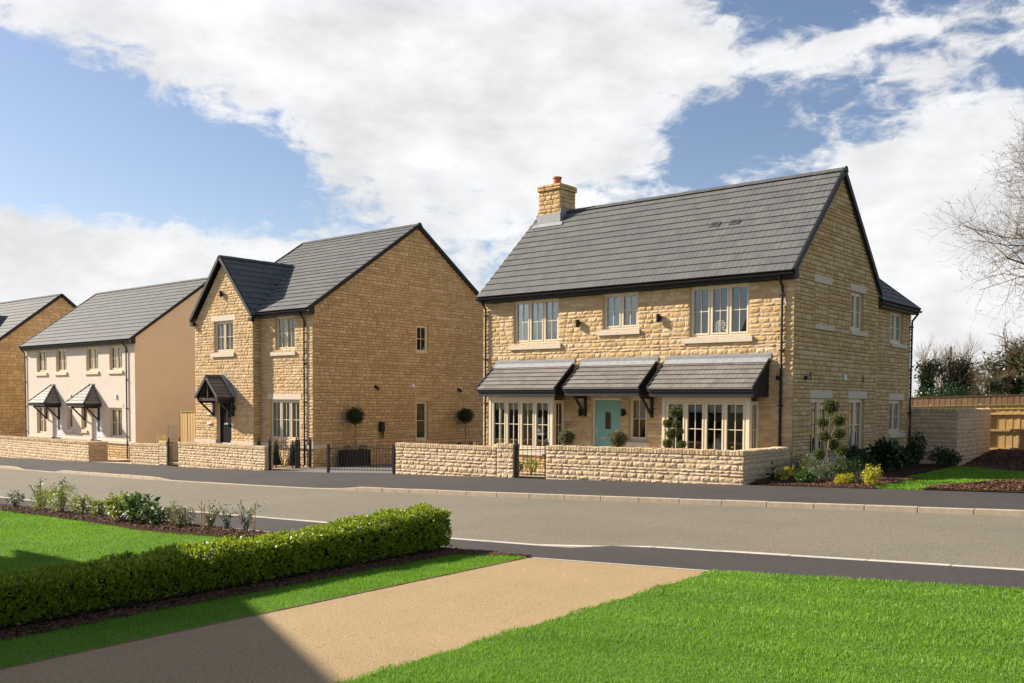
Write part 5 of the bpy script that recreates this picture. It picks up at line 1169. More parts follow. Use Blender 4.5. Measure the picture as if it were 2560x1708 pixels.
def wisp(name, label, x, y, h, r, m, n, leaf, seed, stems=7, group=None, asp=.45, dz=0.0, stemmat=None):
    """open plant: a few upright stems with leaves along them"""
    rng = NR(seed); t = thing(name, label, 'plant', (x, y, gz(x, y) + dz), group=group); L_ = Leaves(); st = MB()
    for k in range(stems):
        a = rng.random() * 6.28; q = r * (.3 + .7 * rng.random()); hh = h * (.55 + .45 * rng.random()); tip = np.array((q * math.cos(a), q * math.sin(a), hh)); mid_ = tip * np.array((.35, .35, .55))
        st.tube([(0, 0, -.03), tuple(mid_), tuple(tip)], [.007, .005, .002], 4)
        m_ = n // stems; f = (.25 + .8 * rng.random(m_))[:, None]; C = np.where(f < .55, mid_ * f / .55, mid_ + (tip - mid_) * np.minimum(1, (f - .55) / .45)) + rng.normal(size=(m_, 3)) * leaf * .6
        L_.add(*leaf_arrays(C, rng.normal(size=(m_, 3)) + np.array((0, 0, .8)), leaf * (.7 + .6 * rng.random(m_)), rng, asp))
    L_.build('foliage', m, t, local=True); st.build('stems', stemmat or m_bark, t, local=True); return t
# hedge: clipped box hedge beside the drive
def build_hedge():
    rng = NR(5); x0, x1, ya, yb = -9.55, -8.88, -2.5, 9.28
    t = thing('clipped_hedge', 'long clipped bright green hedge beside the sandy drive', 'hedge', (-9.2, 3.5, gz(-9.2, 3.5)))
    top = lambda y: -.10 + .60 * 0 + np.interp(y, [-2.5, 3.4, 6.4, 8.6, 9.4], [.38, .43, .47, .57, .64])       # world height of the top
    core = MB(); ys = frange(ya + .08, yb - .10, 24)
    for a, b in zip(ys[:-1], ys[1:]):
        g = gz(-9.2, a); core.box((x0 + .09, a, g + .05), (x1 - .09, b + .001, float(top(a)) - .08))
    core.build('shade_core', m_core, t)
    L_ = Leaves(); size = .036
    def surf(P, N_):
        # clumpy outline
        w = .028 * np.sin(P[:, 1] * 9 + P[:, 2] * 7) * np.sin(P[:, 0] * 11 + P[:, 2] * 13 + 1) + .014 * rng.normal(size=len(P)) + .02 * np.sin(P[:, 1] * 2.3 + P[:, 2] * 3)
        D = N_ + rng.normal(size=P.shape) * .42 + np.array((0, 0, .35)); D /= np.linalg.norm(D, axis=1, keepdims=True)
        L_.sprigs(P + N_ * w[:, None], D, size, rng, 6)
    n = 6800; y = ya + (yb - ya) * rng.random(n) ** .9; x = x0 + (x1 - x0) * rng.random(n); z = top(y) - .16 * np.maximum(0, np.abs((x - (x0 + x1) / 2) / ((x1 - x0) / 2)) - .55) ** 1.5 * 2.2 - .03
    surf(np.c_[x, y, z], np.tile((0, 0, 1.0), (n, 1)))
    for X_, sx, n in ((x1, 1.0, 6600), (x0, -1.0, 2800)):
        y = ya + (yb - ya) * rng.random(n); g = np.array([gz(-9, q) for q in y]); f = rng.random(n); z = g + .07 + (top(y) - g - .12) * f; x = X_ - sx * (.05 * np.abs(f - .5) ** 2 * 4 + .03)
        surf(np.c_[x, y, z], np.tile((sx, 0, .15), (n, 1)))
    n = 700; x = x0 + (x1 - x0) * rng.random(n); g = gz(-9, yb); z = g + .06 + (top(yb) - g - .10) * rng.random(n); surf(np.c_[x, np.full(n, yb - .03), z], np.tile((0, 1.0, .1), (n, 1)))
    o = L_.build('foliage', m_hedge, t); o['kind'] = 'stuff'
    for i in range(14):
        y = ya + .3 + i * .84; MB().tube([(-9.2, y, gz(-9.2, y) - .05), (-9.18, y + .05, gz(-9.2, y) + .2)], [.02, .012], 6).build('stem', m_bark, t)
build_hedge()
def chips(name, label, poly, n, seed, zf, size=.045, group=None):
    """bark chips over a bed (convex quad given by sampler)"""
    rng = NR(seed); P = poly(rng, n); z = np.array([zf(a, b) for a, b in P]); C = np.c_[P, z + .006 + .015 * rng.random(len(P))]
    th = rng.random(len(P)) * 6.28; D = np.c_[np.cos(th), np.sin(th), rng.normal(size=len(P)) * .35]; D /= np.linalg.norm(D, axis=1, keepdims=True)
    A = np.cross(D, np.tile((0, 0, 1.0), (len(P), 1)) + rng.normal(size=(len(P), 3)) * .35); A /= np.linalg.norm(A, axis=1, keepdims=True); B = np.cross(A, D)
    l = (size * (.5 + .9 * rng.random(len(P))))[:, None]; w = l * (.22 + .2 * rng.random((len(P), 1))); h = w * .4; vs_ = []
    for sx, sy, sz in ((-1, -1, 0), (1, -.7, 0), (1, .7, 0), (-1, 1, 0), (-.8, -.6, 1), (.9, -.4, 1), (.8, .5, 1), (-.9, .5, 1)): vs_.append(C + D * l * .5 * sx + A * w * .5 * sy + B * h * sz)
    V = np.stack(vs_, 1).reshape(-1, 3); F = np.array([(4, 5, 6, 7), (0, 1, 5, 4), (1, 2, 6, 5), (2, 3, 7, 6), (3, 0, 4, 7)]); F = (np.arange(len(P))[:, None, None] * 8 + F[None]).reshape(-1, 4)
    o = link(name, np_mesh(name, V, F, m_chip)); tag(o, label, 'bark mulch', kind='stuff'); return o
rect = lambda x0, x1, y0, y1: (lambda rng, n: np.c_[x0 + (x1 - x0) * rng.random(n), y0 + (y1 - y0) * rng.random(n)])
chips('bark_mulch', 'dark bark mulch under and beside the clipped hedge', rect(-8.98, -8.55, 1.0, 9.2), 4200, 1, lambda x, y: gz(x, y) + .01)
def tip(rng, n):
    x = -9.6 + 2.0 * rng.random(n); lo = np.where(x > -8.58, 9.02 + (x + 8.58) * .42, 8.9); hi = np.array([yI(a) - .05 for a in x]); return np.c_[x, lo + (hi - lo) * rng.random(n)]
chips('bark_mulch', 'sunlit bark mulch at the road end of the clipped hedge', tip, 1800, 2, lambda x, y: gz(x, y) + .012)
chips('bark_mulch', 'bark mulch strip under the row of young plants across the lawn', rect(-24, -10, 8.42, 9.08), 3600, 3, lambda x, y: gz(x, y) + .012 + .05 * math.sin(max(0, min(1, (y - 8.4) / .7)) * math.pi), .05)
chips('bark_mulch', 'red-brown mulch in the bed beside the golden house', rect(-10.2, -7.25, 21.05, 24.5), 6500, 4, lambda x, y: gz(x, y) + .01 + .06 * smooth(0, .8, y - yW(x)), .06)
def rb(rng, n):
    x = -6.2 + 9 * rng.random(n); lo = np.array([yW(a) + .1 for a in x]); hi = 21.7 + (x + 6.2) * 1.3; hi = np.minimum(hi, 27); return np.c_[x, lo + (hi - lo) * rng.random(n)]
sheet('mulch_bed', frange(-6.3, 6, 12), lambda x: yW(x) + .03, lambda x: min(27, 21.75 + (x + 6.3) * 1.3), m_soil, lambda x, y: gz(x, y) + .02 + .16 * smooth(0, 1.4, min(y - yW(x), (21.75 + (x + 6.3) * 1.3) - y)), 6)
chips('bark_mulch', 'red-brown mulch heap at the right edge by the pavement', rb, 6500, 5, lambda x, y: gz(x, y) + .03 + .16 * smooth(0, 1.4, min(y - yW(x), (21.75 + (x + 6.3) * 1.3) - y)), .07)
def bank_pts(rng, n):
    x = -8.6 + 10 * rng.random(n); lo = np.array([yBank(a) for a in x]); return np.c_[x, lo + (38.5 - lo) * rng.random(n) ** 1.4]
chips('soil_clods', 'dark soil clods and mulch on the bank below the pale fence', bank_pts, 7000, 6, lambda x, y: gz(x, y) + .016 + .42 * smooth(0, 5, y - yBank(x)), .12)
# ---------------------------------------------------------------- grass
def grass(name, label, inside, box_, dens, h, seed, zf, w=.0032, segs=2):
    rng = NR(seed); x0, x1, y0, y1 = box_; area = (x1 - x0) * (y1 - y0); n = int(area * dens(0)); x = x0 + (x1 - x0) * rng.random(n); y = y0 + (y1 - y0) * rng.random(n)
    d = np.hypot(x, y)
    # keep what the view or a step to the side of it can show
    fx, fy = -.643, .766; f = x * fx + y * fy; r_ = x * .766 + y * .643
    k = (f > .8) & (np.abs(r_) < f * .60 + 2.6) & (rng.random(n) < np.array([dens(v) for v in d]) / dens(0)) & inside(x, y)
    x, y, d = x[k], y[k], d[k]; n = len(x); z = np.array([zf(a, b) for a, b in zip(x, y)])
    band = np.sin((y * .93 - x * .36) * 9.5 + 1.1 * np.sin(x * 1.3 + y * .6)); patch = .86 + .28 * (np.sin(x * 2.1 + np.sin(y * 1.7) * 1.3) * np.cos(y * 2.6 + x * .7) * .5 + .5)
    hh = h * patch * (1 + .12 * band) * (.55 + .75 * rng.random(n)); ww = w * (.7 + .6 * rng.random(n)) * np.maximum(1, d / 4.5); th = rng.random(n) * 6.283; lean = .18 + .5 * rng.random(n) ** 2; la = np.where(rng.random(n) < .55, np.where(band > 0, 1.2, 4.34) + rng.normal(size=n) * .7, rng.random(n) * 6.283)
    s = np.c_[np.cos(th), np.sin(th), np.zeros(n)] * ww[:, None] * .5; l = np.c_[np.cos(la), np.sin(la), np.zeros(n)] * (hh * lean)[:, None]; B = np.c_[x, y, z - .004]; U = np.c_[np.zeros(n), np.zeros(n), hh]
    if segs == 2:
        v = [B - s, B + s, B + l * .35 + U * .6 + s * .75, B + l * .35 + U * .6 - s * .75, B + l + U * (1 - .25 * lean)[:, None] + s * .15, B + l + U * (1 - .25 * lean)[:, None] - s * .15]
        V = np.stack(v, 1).reshape(-1, 3); F = (np.arange(n)[:, None, None] * 6 + np.array([(0, 1, 2, 3), (3, 2, 4, 5)])[None]).reshape(-1, 4)
    else:
        v = [B - s, B + s, B + l + U]; V = np.stack(v, 1).reshape(-1, 3); F = np.arange(n * 3).reshape(n, 3)
    o = link(name, np_mesh(name, V, F, m_grass)); tag(o, label, 'grass', kind='stuff'); return n
dn = lambda d: 14000 if d < 4.0 else max(2200, 14000 * (4.0 / d) ** 1.5)
gn = [grass('grass', 'bright green mown grass in the foreground right of the drive', lambda x, y: (x > DR - .03 + .03 * np.sin(y * 5) + .02 * np.sin(y * 13)) & (y < np.array([yI(a) - .01 for a in x]) + .03), (-5.2, 6.0, 1.2, 11.6), dn, .030, 1, lambda a, b: gz(a, b) + .006),
      grass('grass', 'narrow grass strip between the hedge and the sandy drive', lambda x, y: (x > -8.6) & (x < DL - .005) & (y < 9.04 + (x + 8.58) * .42), (-8.62, -7.58, 2.2, 9.6), lambda d: 6500, .028, 2, lambda a, b: gz(a, b) + .006, segs=1),
      grass('grass', 'green lawn behind the hedge, up to the row of young plants', lambda x, y: y < 8.45 - .25 * np.interp(x, [-19, -15, -14.5, -13], [0, 1, 1, 0]), (-25, -9.75, 3.6, 8.6), lambda d: 3600 * min(1, 10 / max(d, 1e-3)) if d else 3600,   .030, 3, lambda a, b: gz(a, b) + .006, segs=1),
      grass('grass', 'shaded lawn beside the golden house near the soil bank', lambda x, y: (y > np.array([yW(a) + .05 for a in x])) & (x > np.interp(y, [20.9, 25, 29, 33.4], [-7.2, -7.95, -8.25, -8.72])) & (y < np.interp(x, [-8.72, -6, 0, 14], [33.2, 29.4, 27, 25])) & ~((x > -6.3) & (y < 21.75 + (x + 6.3) * 1.3)), (-8.8, 2, 21, 33.2), lambda d: 1100, .05, 4, lambda a, b: gz(a, b) + .012, segs=1, w=.006)]
print('grass blades', gn)
# ---------------------------------------------------------------- clipped plants
def ball_tree(name, label, x, y, z0, zc, r, m, leaf, n, seed, cat='topiary', group=None, trunk=.018):
    rng = NR(seed); t = thing(name, label, cat, (x, y, z0), group=group); L_ = Leaves(); L_.blob((0, 0, zc - z0), (r, r, r * .95), n, leaf, rng, shell=.72); L_.build('foliage', m, t, local=True)
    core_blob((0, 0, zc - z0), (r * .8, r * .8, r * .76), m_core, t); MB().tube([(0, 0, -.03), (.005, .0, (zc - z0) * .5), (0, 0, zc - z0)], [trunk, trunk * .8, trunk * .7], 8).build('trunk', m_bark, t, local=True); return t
ball_tree('clipped_ball', 'clipped olive ball bush left of the turquoise door', -16.10, 21.6, gz(-16.1, 21.6), .96, .255, m_leafolive, .034, 1500, 21, group='clipped balls by the front door')
ball_tree('clipped_ball', 'clipped olive ball bush right of the turquoise door', -14.35, 21.6, gz(-14.3, 21.6), .97, .265, m_leafolive, .034, 1600, 22, group='clipped balls by the front door')
def cloud_tree(name, label, x, y, balls, seed, trunkpts, m):
    balls = [(a, b, c, r * 1.15) for a, b, c, r in balls]; rng = NR(seed); z0 = gz(x, y); t = thing(name, label, 'topiary', (x, y, z0)); tp = [Vector((a - x, b - y, c - z0)) for a, b, c in trunkpts]
    MB().tube(tp, [.04 - .028 * i / (len(tp) - 1) for i in range(len(tp))], 8).build('trunk', m_bark, t, local=True)
    for (a, b, c, r) in balls:
        L_ = Leaves(); p = (a - x, b - y, c - z0); L_.blob(p, (r, r, r * .88), int(16000 * r * r + 260), .036, rng, shell=.55); o = L_.build('foliage_ball', m, t, local=True)
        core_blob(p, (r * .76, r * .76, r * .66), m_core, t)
        q = min(tp, key=lambda v: (v - Vector((p[0] * .5, p[1] * .5, p[2] - .25))).length); MB().tube([q, (q + Vector(p)) / 2 + Vector((0, 0, -.04)), Vector(p)], [.014, .011, .008], 6).build('branch', m_bark, t, local=True)
    return t
cloud_tree('cloud_topiary', 'tall cloud-pruned topiary in the bed beside the shaded gable', -8.7, 22.2, [(-8.7, 22.17, 1.90, .19), (-8.75, 21.84, 1.53, .13), (-8.65, 22.56, 1.57, .16), (-8.7, 22.70, 1.24, .155), (-8.7, 21.82, 1.19, .135), (-8.72, 22.36, .99, .165), (-8.66, 22.82, .84, .15), (-8.7, 21.57, .78, .14)], 31,
           [(-8.7, 22.15, .0), (-8.68, 22.2, .45), (-8.7, 22.08, .80), (-8.72, 22.22, 1.15), (-8.7, 22.17, 1.85)], m_leaftop)
cloud_tree('cloud_topiary', 'smaller cloud-pruned topiary behind the low wall in front of the right bay', -12.75, 21.9, [(-12.75, 21.9, 1.72, .17), (-12.99, 21.9, 1.41, .115), (-12.69, 21.88, 1.40, .115), (-12.87, 21.9, 1.15, .14), (-12.64, 21.92, 1.21, .11), (-12.98, 21.9, .88, .12), (-12.54, 21.9, .87, .12)], 32,
           [(-12.78, 21.9, -.1), (-12.76, 21.9, .5), (-12.8, 21.9, 1.0), (-12.75, 21.9, 1.65)], m_leaftop)
def planter_tree(label, x, y, z0, L_, w, h, zc, r, seed, trunk_y):
    p = thing('trough_planter', label + ' trough planter against the ochre gable', 'planter', (x, y, z0))
    b = MB(); b.box((-w / 2, -L_ / 2, 0), (w / 2, L_ / 2, .03)); 
    for a, c in (((-w / 2, -L_ / 2, .03), (-w / 2 + .03, L_ / 2, h)), ((w / 2 - .03, -L_ / 2, .03), (w / 2, L_ / 2, h)), ((-w / 2 + .03, -L_ / 2, .03), (w / 2 - .03, -L_ / 2 + .03, h)), ((-w / 2 + .03, L_ / 2 - .03, .03), (w / 2 - .03, L_ / 2, h))): b.box(a, c)
    b.build('trough', m_planter, p, local=True); MB().box((-w / 2 + .03, -L_ / 2 + .03, h - .12), (w / 2 - .03, L_ / 2 - .03, h - .06)).build('soil', m_soil, p, local=True)
    k = MB(); 
    for i in range(11): yy_ = -L_ / 2 + .06 + (L_ - .12) * i / 10; k.box((w / 2 + .0005, yy_ - .035, .03), (w / 2 + .012, yy_ + .035, h - .02))
    k.build('slats', m_planter, p, local=True)
    ball_tree('standard_tree', 'round-headed standard tree growing in the ' + label + ' trough', x, trunk_y, z0 + h - .06, zc, r, m_leafdark, .05, 1500, seed, cat='tree')
    for i, dy in enumerate((-.38, .38)): 
        t = thing('small_shrub', 'small dark shrub in the %s trough, %s the tree stem' % (label, ('nearer side of', 'further side of')[i]), 'shrub', (x, trunk_y + dy, z0 + h - .06)); q = Leaves(); q.blob((0, 0, .11), (.17, .2, .15), 300, .045, NR(seed + i + 1)); q.build('foliage', m_leafdark, t, local=True); MB().tube([(0, 0, -.02), (0, 0, .15)], [.008, .004], 5).build('stem', m_bark, t, local=True)
planter_tree('near dark', -28.18, 24.1, gz(-28.2, 24.1) + .002, 1.25, .46, .62, 1.36, .36, 41, 24.12)
planter_tree('far dark', -28.18, 30.4, gz(-28.2, 30.4) + .002, 1.25, .46, .62, 1.32, .37, 45, 30.4)
for i, (x, y, lab) in enumerate(((-29.78, 21.6, 'clipped evergreen cone behind the black gate, left of the pair'), (-28.95, 21.75, 'clipped evergreen cone beside the downpipe, right of the pair'), (-31.1, 21.75, 'clipped evergreen cone half hidden by the stone wall end'))):
    rng = NR(50 + i); z0 = gz(x, y); t = thing('clipped_cone', lab, 'topiary', (x, y, z0), group='clipped cones in front of the gabled house'); L_ = Leaves(); n = 1700; h = 1.02 if i < 2 else 1.06; f = rng.random(n) ** 1.5; a = rng.random(n) * 6.28; rr = .26 * (1 - f) + .02
    C = np.c_[rr * np.cos(a), rr * np.sin(a), .10 + (h - .1) * f] * 1.0 + rng.normal(size=(n, 3)) * .012; L_.add(*leaf_arrays(C, np.c_[np.cos(a), np.sin(a), np.full(n, .5)] + rng.normal(size=(n, 3)) * .5, .035 * (.7 + .6 * rng.random(n)), rng)); L_.build('foliage', m_leafdark, t, local=True)
    MB().lathe((0, 0, 0), [(.03, .0), (.03, .08), (.21, .12), (.02, h - .08)], 10).build('shade_core', m_core, t, local=True)
# beds
shrub('golden_shrub', 'bright yellow shrub at the lawn corner, largest of the yellow ones', -7.42, 21.45, .22, .52, m_leafyel, 900, .045, 61, lobes=4)
shrub('golden_shrub', 'low bright yellow shrub left of the taller yellow one', -8.10, 21.62, .24, .31, m_leafyel, 700, .045, 62, lobes=4)
wisp('spotted_laurel', 'yellow variegated plant near the wall corner', -9.58, 21.72, .52, .24, m_leafyel, 70, .12, 63, stems=6, asp=.42)
wisp('laurel', 'small dark green plant just right of the yellow variegated one', -9.25, 21.85, .42, .18, m_leafmid, 70, .09, 64)
wisp('dark_plant', 'low dark plant against the wall corner', -9.95, 21.75, .38, .26, m_leafdark, 90, .11, 65)
shrub('rosemary_shrub', 'tall dark bushy shrub against the house beside the wall end', -9.75, 23.0, .38, .72, m_leafdark, 2000, .045, 66, lobes=3, asp=.25)
shrub('mounded_shrub', 'rounded mid green shrub left of the cloud topiary stem', -9.25, 22.45, .30, .68, m_leaftop, 1300, .035, 67)
shrub('grey_shrub', 'silvery green open shrub under the cloud topiary', -8.72, 21.95, .38, .62, m_leafgrey, 1400, .045, 68, lobes=3, airy=.2)
shrub('leafy_shrub', 'glossy leafy low shrub in front of the silvery one', -9.02, 21.5, .24, .34, m_leafmid, 420, .075, 69)
shrub('dark_shrub', 'dark green shrub right of the cloud topiary', -8.28, 22.3, .36, .66, m_leafmid, 1500, .045, 70, lobes=2)
shrub('dry_shrub', 'brownish low shrub between the two yellow shrubs', -7.78, 21.75, .22, .40, m_leafgrey, 500, .03, 71, asp=.2)
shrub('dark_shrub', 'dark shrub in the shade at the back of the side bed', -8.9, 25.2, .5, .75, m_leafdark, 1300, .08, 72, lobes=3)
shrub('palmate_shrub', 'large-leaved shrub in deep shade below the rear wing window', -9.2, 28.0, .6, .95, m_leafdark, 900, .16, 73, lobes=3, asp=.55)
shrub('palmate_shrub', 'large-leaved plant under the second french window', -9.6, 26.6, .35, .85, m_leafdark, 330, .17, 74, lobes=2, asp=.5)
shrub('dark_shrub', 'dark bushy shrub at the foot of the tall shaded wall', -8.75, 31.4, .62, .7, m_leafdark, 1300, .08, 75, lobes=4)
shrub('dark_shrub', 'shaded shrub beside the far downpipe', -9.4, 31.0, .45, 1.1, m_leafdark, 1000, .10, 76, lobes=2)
wisp('golden_sprig', 'small yellow sprig behind the low wall before the right bay', -10.98, 21.6, 1.02, .13, m_leafyel, 90, .05, 77, stems=5)
shrub('golden_shrub', 'small yellow shrub at the left corner of the golden house', -20.8, 22.9, .18, .98, m_leafyel, 380, .045, 78)
shrub('green_shrub', 'green shrub seen through the small iron gate', -18.05, 21.75, .26, .56, m_leafmid, 700, .05, 79, lobes=2)
shrub('golden_shrub', 'yellow shrub seen through the small iron gate', -17.55, 21.8, .26, .52, m_leaflime, 650, .045, 80)
shrub('golden_shrub', 'yellow shrub behind the short low wall of the cream house', -37.9, 21.7, .36, 1.22, m_leafyel, 700, .06, 81, lobes=3)
shrub('green_shrub', 'small green shrub under the cream house right window', -42.9, 23.3, .22, .5, m_leafmid, 300, .06, 82)
shrub('green_shrub', 'second small green shrub under the cream house right window', -41.9, 22.8, .22, .5, m_leafmid, 300, .06, 83)
sheet('house_bed', frange(-43.6, -39.6, 4), lambda x: 21.9, lambda x: 24.2, m_soil, zs(.03), 3)
# row of young plants across the left lawn
shrub('young_plant', 'open grey-green young plant at the left end of the row', -21.6, 8.80, .20, .42, m_leafgrey, 289, .05, 91, group='young plants in the bed across the lawn')
wisp('young_plant', 'wispy dark-leaved tall stems second from the left of the row', -20.7, 8.95, .80, .22, m_leafdark, 144, .05, 92, stems=6)
shrub('young_plant', 'bushy fresh green plant left of the two wispy ones', -20.35, 8.78, .27, .55, m_leaflime, 1190, .045, 93, asp=.25, lobes=3)
shrub('young_plant', 'bushy green feathery plant, tallest of the left cluster', -19.3, 8.78, .34, .66, m_leaflime, 1530, .05, 94, asp=.25, lobes=3)
wisp('young_plant', 'wispy tall stems behind the feathery green plant', -19.75, 9.0, .85, .2, m_leafdark, 128, .05, 95, stems=6)
shrub('young_plant', 'loose mid green plant right of the feathery one', -18.5, 8.82, .22, .46, m_leaflime, 646, .045, 96, lobes=2)
shrub('young_plant', 'small upright lime green plant beside bare mulch', -17.85, 8.82, .15, .38, m_leaflime, 561, .045, 97)
shrub('young_plant', 'yellow-green leafy plant left of the broad-leaved shrubs', -16.72, 8.68, .30, .56, m_leaflime, 420, .075, 98, lobes=3, asp=.55)
shrub('young_plant', 'broad dark-leaved shrub in the middle of the row', -16.1, 8.72, .32, .60, m_leafmid, 190, .13, 99, lobes=3, asp=.5)
wisp('young_plant', 'broad-leaved reddish dark plant right of the middle shrub', -15.45, 8.70, .44, .42, m_leafmid, 130, .12, 140, stems=9, asp=.5)
shrub('young_plant', 'pale variegated bushy plant right of the broad-leaved one', -14.75, 8.75, .27, .44, m_leafolive, 1105, .035, 101, lobes=3)
wisp('young_plant', 'pale yellow plant tied to thin canes', -14.05, 8.86, .46, .24, m_leafolive, 256, .045, 102, stems=8)
wisp('young_plant', 'upright blue-green twiggy plant second from the hedge', -13.65, 8.92, .50, .13, m_leafgrey, 192, .045, 103, stems=7)
wisp('young_plant', 'open blue-green twiggy plant nearest the hedge', -13.2, 8.98, .56, .30, m_leafgrey, 240, .045, 104, stems=9)
for i, (x, y, h) in enumerate(((-14.25, 8.80, .50), (-14.12, 8.78, .46), (-13.0, 9.0, .50))):
    o = MB().tube([(x, y, gz(x, y) - .05), (x + .03, y, gz(x, y) + h)], .008, 5).build('plant_cane', m_timber); tag(o, ('thin bamboo cane left of a close pair', 'thin bamboo cane right of a close pair', 'leaning bamboo cane nearest the hedge')[i], 'cane', 'canes in the flower bed')
# ---------------------------------------------------------------- trees
class Wood:
    def __init__(s): s.V = []; s.F = []; s.b = 0
    def tube(s, pts, rs, n):
        pts = np.array(pts); k = len(pts); t = np.gradient(pts, axis=0); t /= np.linalg.norm(t, axis=1, keepdims=True) + 1e-9
        ref = np.where(np.abs(t[:, 2:3]) < .9, np.array([[0, 0, 1.0]]), np.array([[1.0, 0, 0]])); e1 = np.cross(t, ref); e1 /= np.linalg.norm(e1, axis=1, keepdims=True) + 1e-9; e2 = np.cross(t, e1)
        a = np.arange(n) * 2 * math.pi / n; V = pts[:, None] + (e1[:, None] * np.cos(a)[None, :, None] + e2[:, None] * np.sin(a)[None, :, None]) * np.array(rs)[:, None, None]
        i = np.arange(k - 1)[:, None] * n; j = np.arange(n)[None]; j2 = (j + 1) % n; F = np.stack([i + j, i + j2, i + n + j2, i + n + j], -1).reshape(-1, 4); s.V.append(V.reshape(-1, 3)); s.F.append(F + s.b); s.b += k * n
    def mesh(s, name, m): return np_mesh(name, np.concatenate(s.V), np.concatenate(s.F), m, smooth=True)
def grow(rng, p, d, L_, r, level, maxl, out, tips, spread=.7, droop=.0, kids=(9, 7, 6), segs=5, up=.12, first=.3):
    pts = [np.array(p, float)]; d = np.array(d, float) / np.linalg.norm(d); dirs = [d]
    for i in range(segs):
        d = d + rng.normal(size=3) * (.10 + .05 * level) + np.array((0, 0, up - droop * level)); d /= np.linalg.norm(d); pts.append(pts[-1] + d * L_ / segs); dirs.append(d)
    end = .45 if level == 0 else .30
    rs = [max(.0035, r * (1 - (1 - end) * i / segs)) for i in range(segs + 1)]
    out[min(level, len(out) - 1)].tube(pts, rs, 8 if level == 0 else (5 if level == 1 else 3))
    if level >= maxl: tips.append((pts[-1], d)); tips.append((pts[-2], d)); return
    k = kids[min(level, len(kids) - 1)]
    for i in range(k):
        f = first + (1 - first) * (i + rng.random()) / k; x = f * segs; a = min(int(x), segs - 1); q = pts[a] + (pts[a + 1] - pts[a]) * (x - a)
        v = rng.normal(size=3); dd = dirs[a]; v -= dd * v.dot(dd); v /= np.linalg.norm(v) + 1e-9; nd = dd * (1 - spread * .55) + v * spread + np.array((0, 0, .10))
        grow(rng, q, nd, L_ * (.62 - .22 * f + .12 * rng.random()) * (1 if level else .95), max(.004, rs[a] * (.42 + .2 * rng.random())), level + 1, maxl, out, tips, spread, droop, kids, max(3, segs - 1), up, .22)
def tree(name, label, x, y, z0, h, r, seed, kids=(9, 7, 6), maxl=3, spread=.75, ivy=0, ivy_h=.6, ivy_r=.5, lean=(0, 0), buds=False, group=None, up=.12, twig=None, first=.3, ivyleaf=.16):
    rng = NR(seed); t = thing(name, label, 'tree', (x, y, z0), group=group); out = [Wood(), Wood(), Wood()]; tips = []
    grow(rng, (0, 0, -.2), (lean[0], lean[1], 1), h * .62, r, 0, maxl, out, tips, spread, kids=kids, up=up, first=first)
    link('trunk', out[0].mesh('trunk', m_bark), t, local=True); link('limbs', out[1].mesh('limbs', m_bark), t, local=True); o = link('crown', out[2].mesh('crown', twig or m_twig), t, local=True)
    if buds:
        L_ = Leaves(); P = np.array([q[0] for q in tips]); D = np.array([q[1] for q in tips]); P = np.concatenate([P, P - D * .12 + rng.normal(size=P.shape) * .03]); D = np.concatenate([D, D]); L_.add(*leaf_arrays(P, D + rng.normal(size=D.shape) * .4, .055 * (.6 + .8 * rng.random(len(P))), rng, .55)); L_.build('buds', m_bud, t, local=True)
    if ivy:
        L_ = Leaves(); tr = out[0].V[0].reshape(-1, 8, 3).mean(1); n = ivy
        f = rng.random(n) ** .9 * ivy_h; k = f * (len(tr) - 1); a = np.minimum(k.astype(int), len(tr) - 2); C = tr[a] + (tr[a + 1] - tr[a]) * (k - a)[:, None]
        d = rng.normal(size=(n, 3)); d[:, 2] *= .5; d /= np.linalg.norm(d, axis=1, keepdims=True); w = ivy_r * (1.15 - .6 * f / ivy_h) * (.6 + .5 * np.sin(C[:, 2] * 2.1 + d[:, 0] * 3) ** 2)
        C = C + d * (w * (.35 + .65 * rng.random(n)))[:, None]; L_.add(*leaf_arrays(C, d + rng.normal(size=(n, 3)) * .6 - np.array((0, 0, .3)), ivyleaf * (.7 + .6 * rng.random(n)), rng, .8))
        # ivy also climbs the lower limbs
        LV = np.concatenate(out[1].V); sel = LV[rng.integers(0, len(LV), n // 2)]; sel = sel[(np.hypot(sel[:, 0], sel[:, 1]) < h * .16) & (sel[:, 2] < h * .62)]
        if len(sel): L_.add(*leaf_arrays(sel + rng.normal(size=sel.shape) * ivy_r * .33, rng.normal(size=sel.shape), ivyleaf * (.7 + .6 * rng.random(len(sel))), rng, .8))
        L_.build('ivy', m_ivy, t, local=True)
    return t
def at(u, d):            # ground point at bearing of photo column u, d metres into the view
    k = (u - 1280) / FPX; return .7658 * k * d - .6422 * d, .6430 * k * d + .7652 * d
tree('bare_tree', 'large bare budding tree reaching in from the right edge', *at(2880, 42), gz(-7, 45), 18.5, .36, 7, kids=(24, 10, 8, 5), maxl=4, spread=.74, buds=True, up=.10, first=.48)
BG = 'trees beyond the brown fence'
tree('ivy_tree', 'ivy-clad tree nearest the far downpipe of the golden house', *at(2312, 104), 0, 10.4, .22, 11, kids=(12, 6, 5), spread=.34, ivy=5200, ivy_h=.9, ivy_r=1.0, up=.12, group=BG, ivyleaf=.26)
tree('bare_tree', 'thin bare upright tree between two ivy-clad trunks', *at(2342, 107), 0, 9.6, .17, 12, kids=(13, 6, 5), spread=.34, up=.14, group=BG)
tree('ivy_tree', 'slender tree with a dark ivy column and bare top', *at(2366, 105), 0, 10.6, .20, 13, kids=(11, 6, 5), spread=.36, ivy=5200, ivy_h=.85, ivy_r=.8, up=.12, group=BG, ivyleaf=.24)
tree('ivy_tree', 'broad dark ivy-covered tree right of the ivy column', *at(2418, 104), 0, 9.4, .26, 14, kids=(12, 6, 5), spread=.5, ivy=13000, ivy_h=.7, ivy_r=2.1, up=.10, group=BG, ivyleaf=.26)
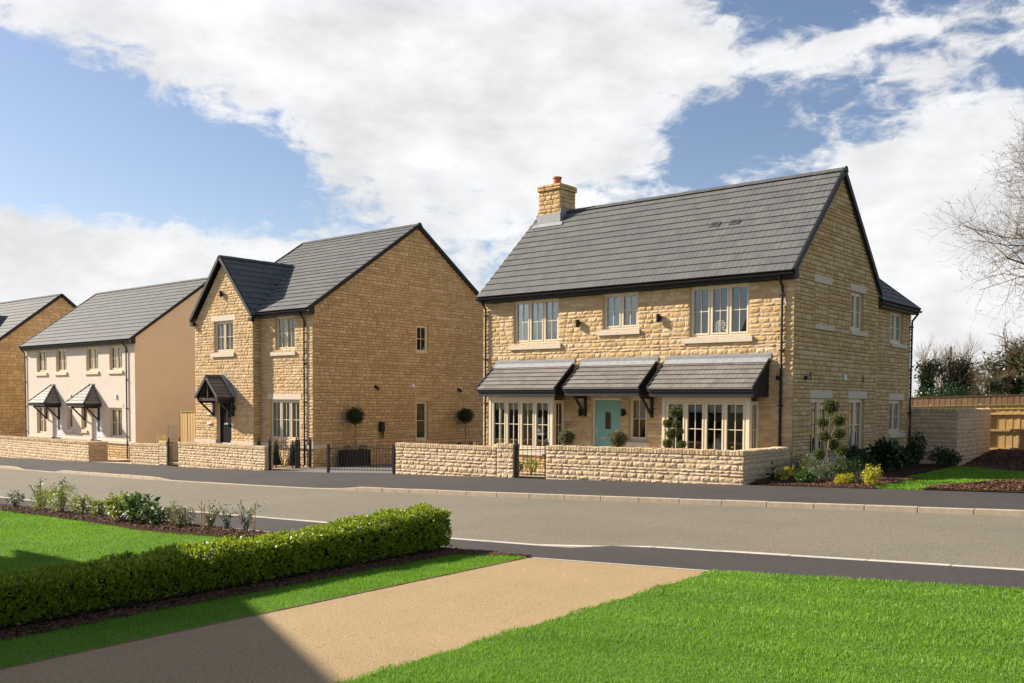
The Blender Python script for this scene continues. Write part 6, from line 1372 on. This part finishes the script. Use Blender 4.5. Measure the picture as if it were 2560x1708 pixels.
tree('bare_tree', 'pale bare sapling in the gap beside the large ivied oak', *at(2448, 112), 0, 6.4, .1, 15, kids=(12, 6, 5), spread=.4, group=BG)
tree('ivy_tree', 'large spreading oak with ivy on its limbs near the right edge', *at(2522, 98), 0, 11.6, .42, 16, kids=(14, 8, 6), spread=.8, ivy=16000, ivy_h=.85, ivy_r=1.5, up=.05, group=BG, ivyleaf=.26)
tree('ivy_tree', 'dark ivied tree at the right edge behind the yellow marker', *at(2600, 96), 0, 12.0, .38, 17, kids=(14, 8, 6), spread=.75, ivy=17000, ivy_h=.9, ivy_r=2.2, up=.06, group=BG, ivyleaf=.28)
tree('bare_tree', 'low bare spreading tree left of the large ivied oak', *at(2478, 96), 0, 7.0, .22, 18, kids=(13, 8, 6), spread=.85, ivy=4200, ivy_h=.6, ivy_r=.9, up=.03, group=BG, ivyleaf=.24)
shrub('leafy_hedge_shrub', 'dark evergreen bush in front of the ivied trees', *at(2335, 98), 2.4, 4.4, m_leafdark, 5200, .24, 121, lobes=4)
shrub('leafy_hedge_shrub', 'mid green bush below the broad ivied tree', *at(2410, 98), 2.6, 5.2, m_ivy, 6200, .24, 122, lobes=4)
shrub('leafy_hedge_shrub', 'low dark hedge bush at the foot of the large ivied oak', *at(2550, 93), 2.8, 3.6, m_ivy, 5200, .24, 124, lobes=4)
shrub('bare_garden_shrub', 'sunlit twiggy shrub behind the tall shaded wall', -15.2, 46.5, .9, 3.0, m_leafolive, 260, .11, 123, stems=26, airy=.1, dz=.1)
m_ = thing('street_mast', 'slim green mast among the ivied trees', 'mast', (*at(2371, 108), 0)); MB().tube([(0, 0, -.2), (0, 0, 8.4)], [.16, .13], 10).build('pole', m_mast, m_, local=True)
far = thing('distant_house', 'pale stone gable glimpsed through the trees at the right', 'house', (*at(2540, 128), 0))
MB().prism([(-4, 0, -1), (4, 0, -1), (4, 0, 4.6), (0, 0, 8.2), (-4, 0, 4.6)], (0, 8, 0)).build('wall', m_stone3, far, local=True)
for s_ in (1, -1): MB().prism([(s_ * 4.3, -.2, 4.35), (0, -.2, 8.3), (0, 8.2, 8.3), (s_ * 4.3, 8.2, 4.35)], (0, 0, .15)).build('roof', m_tile, far, local=True)
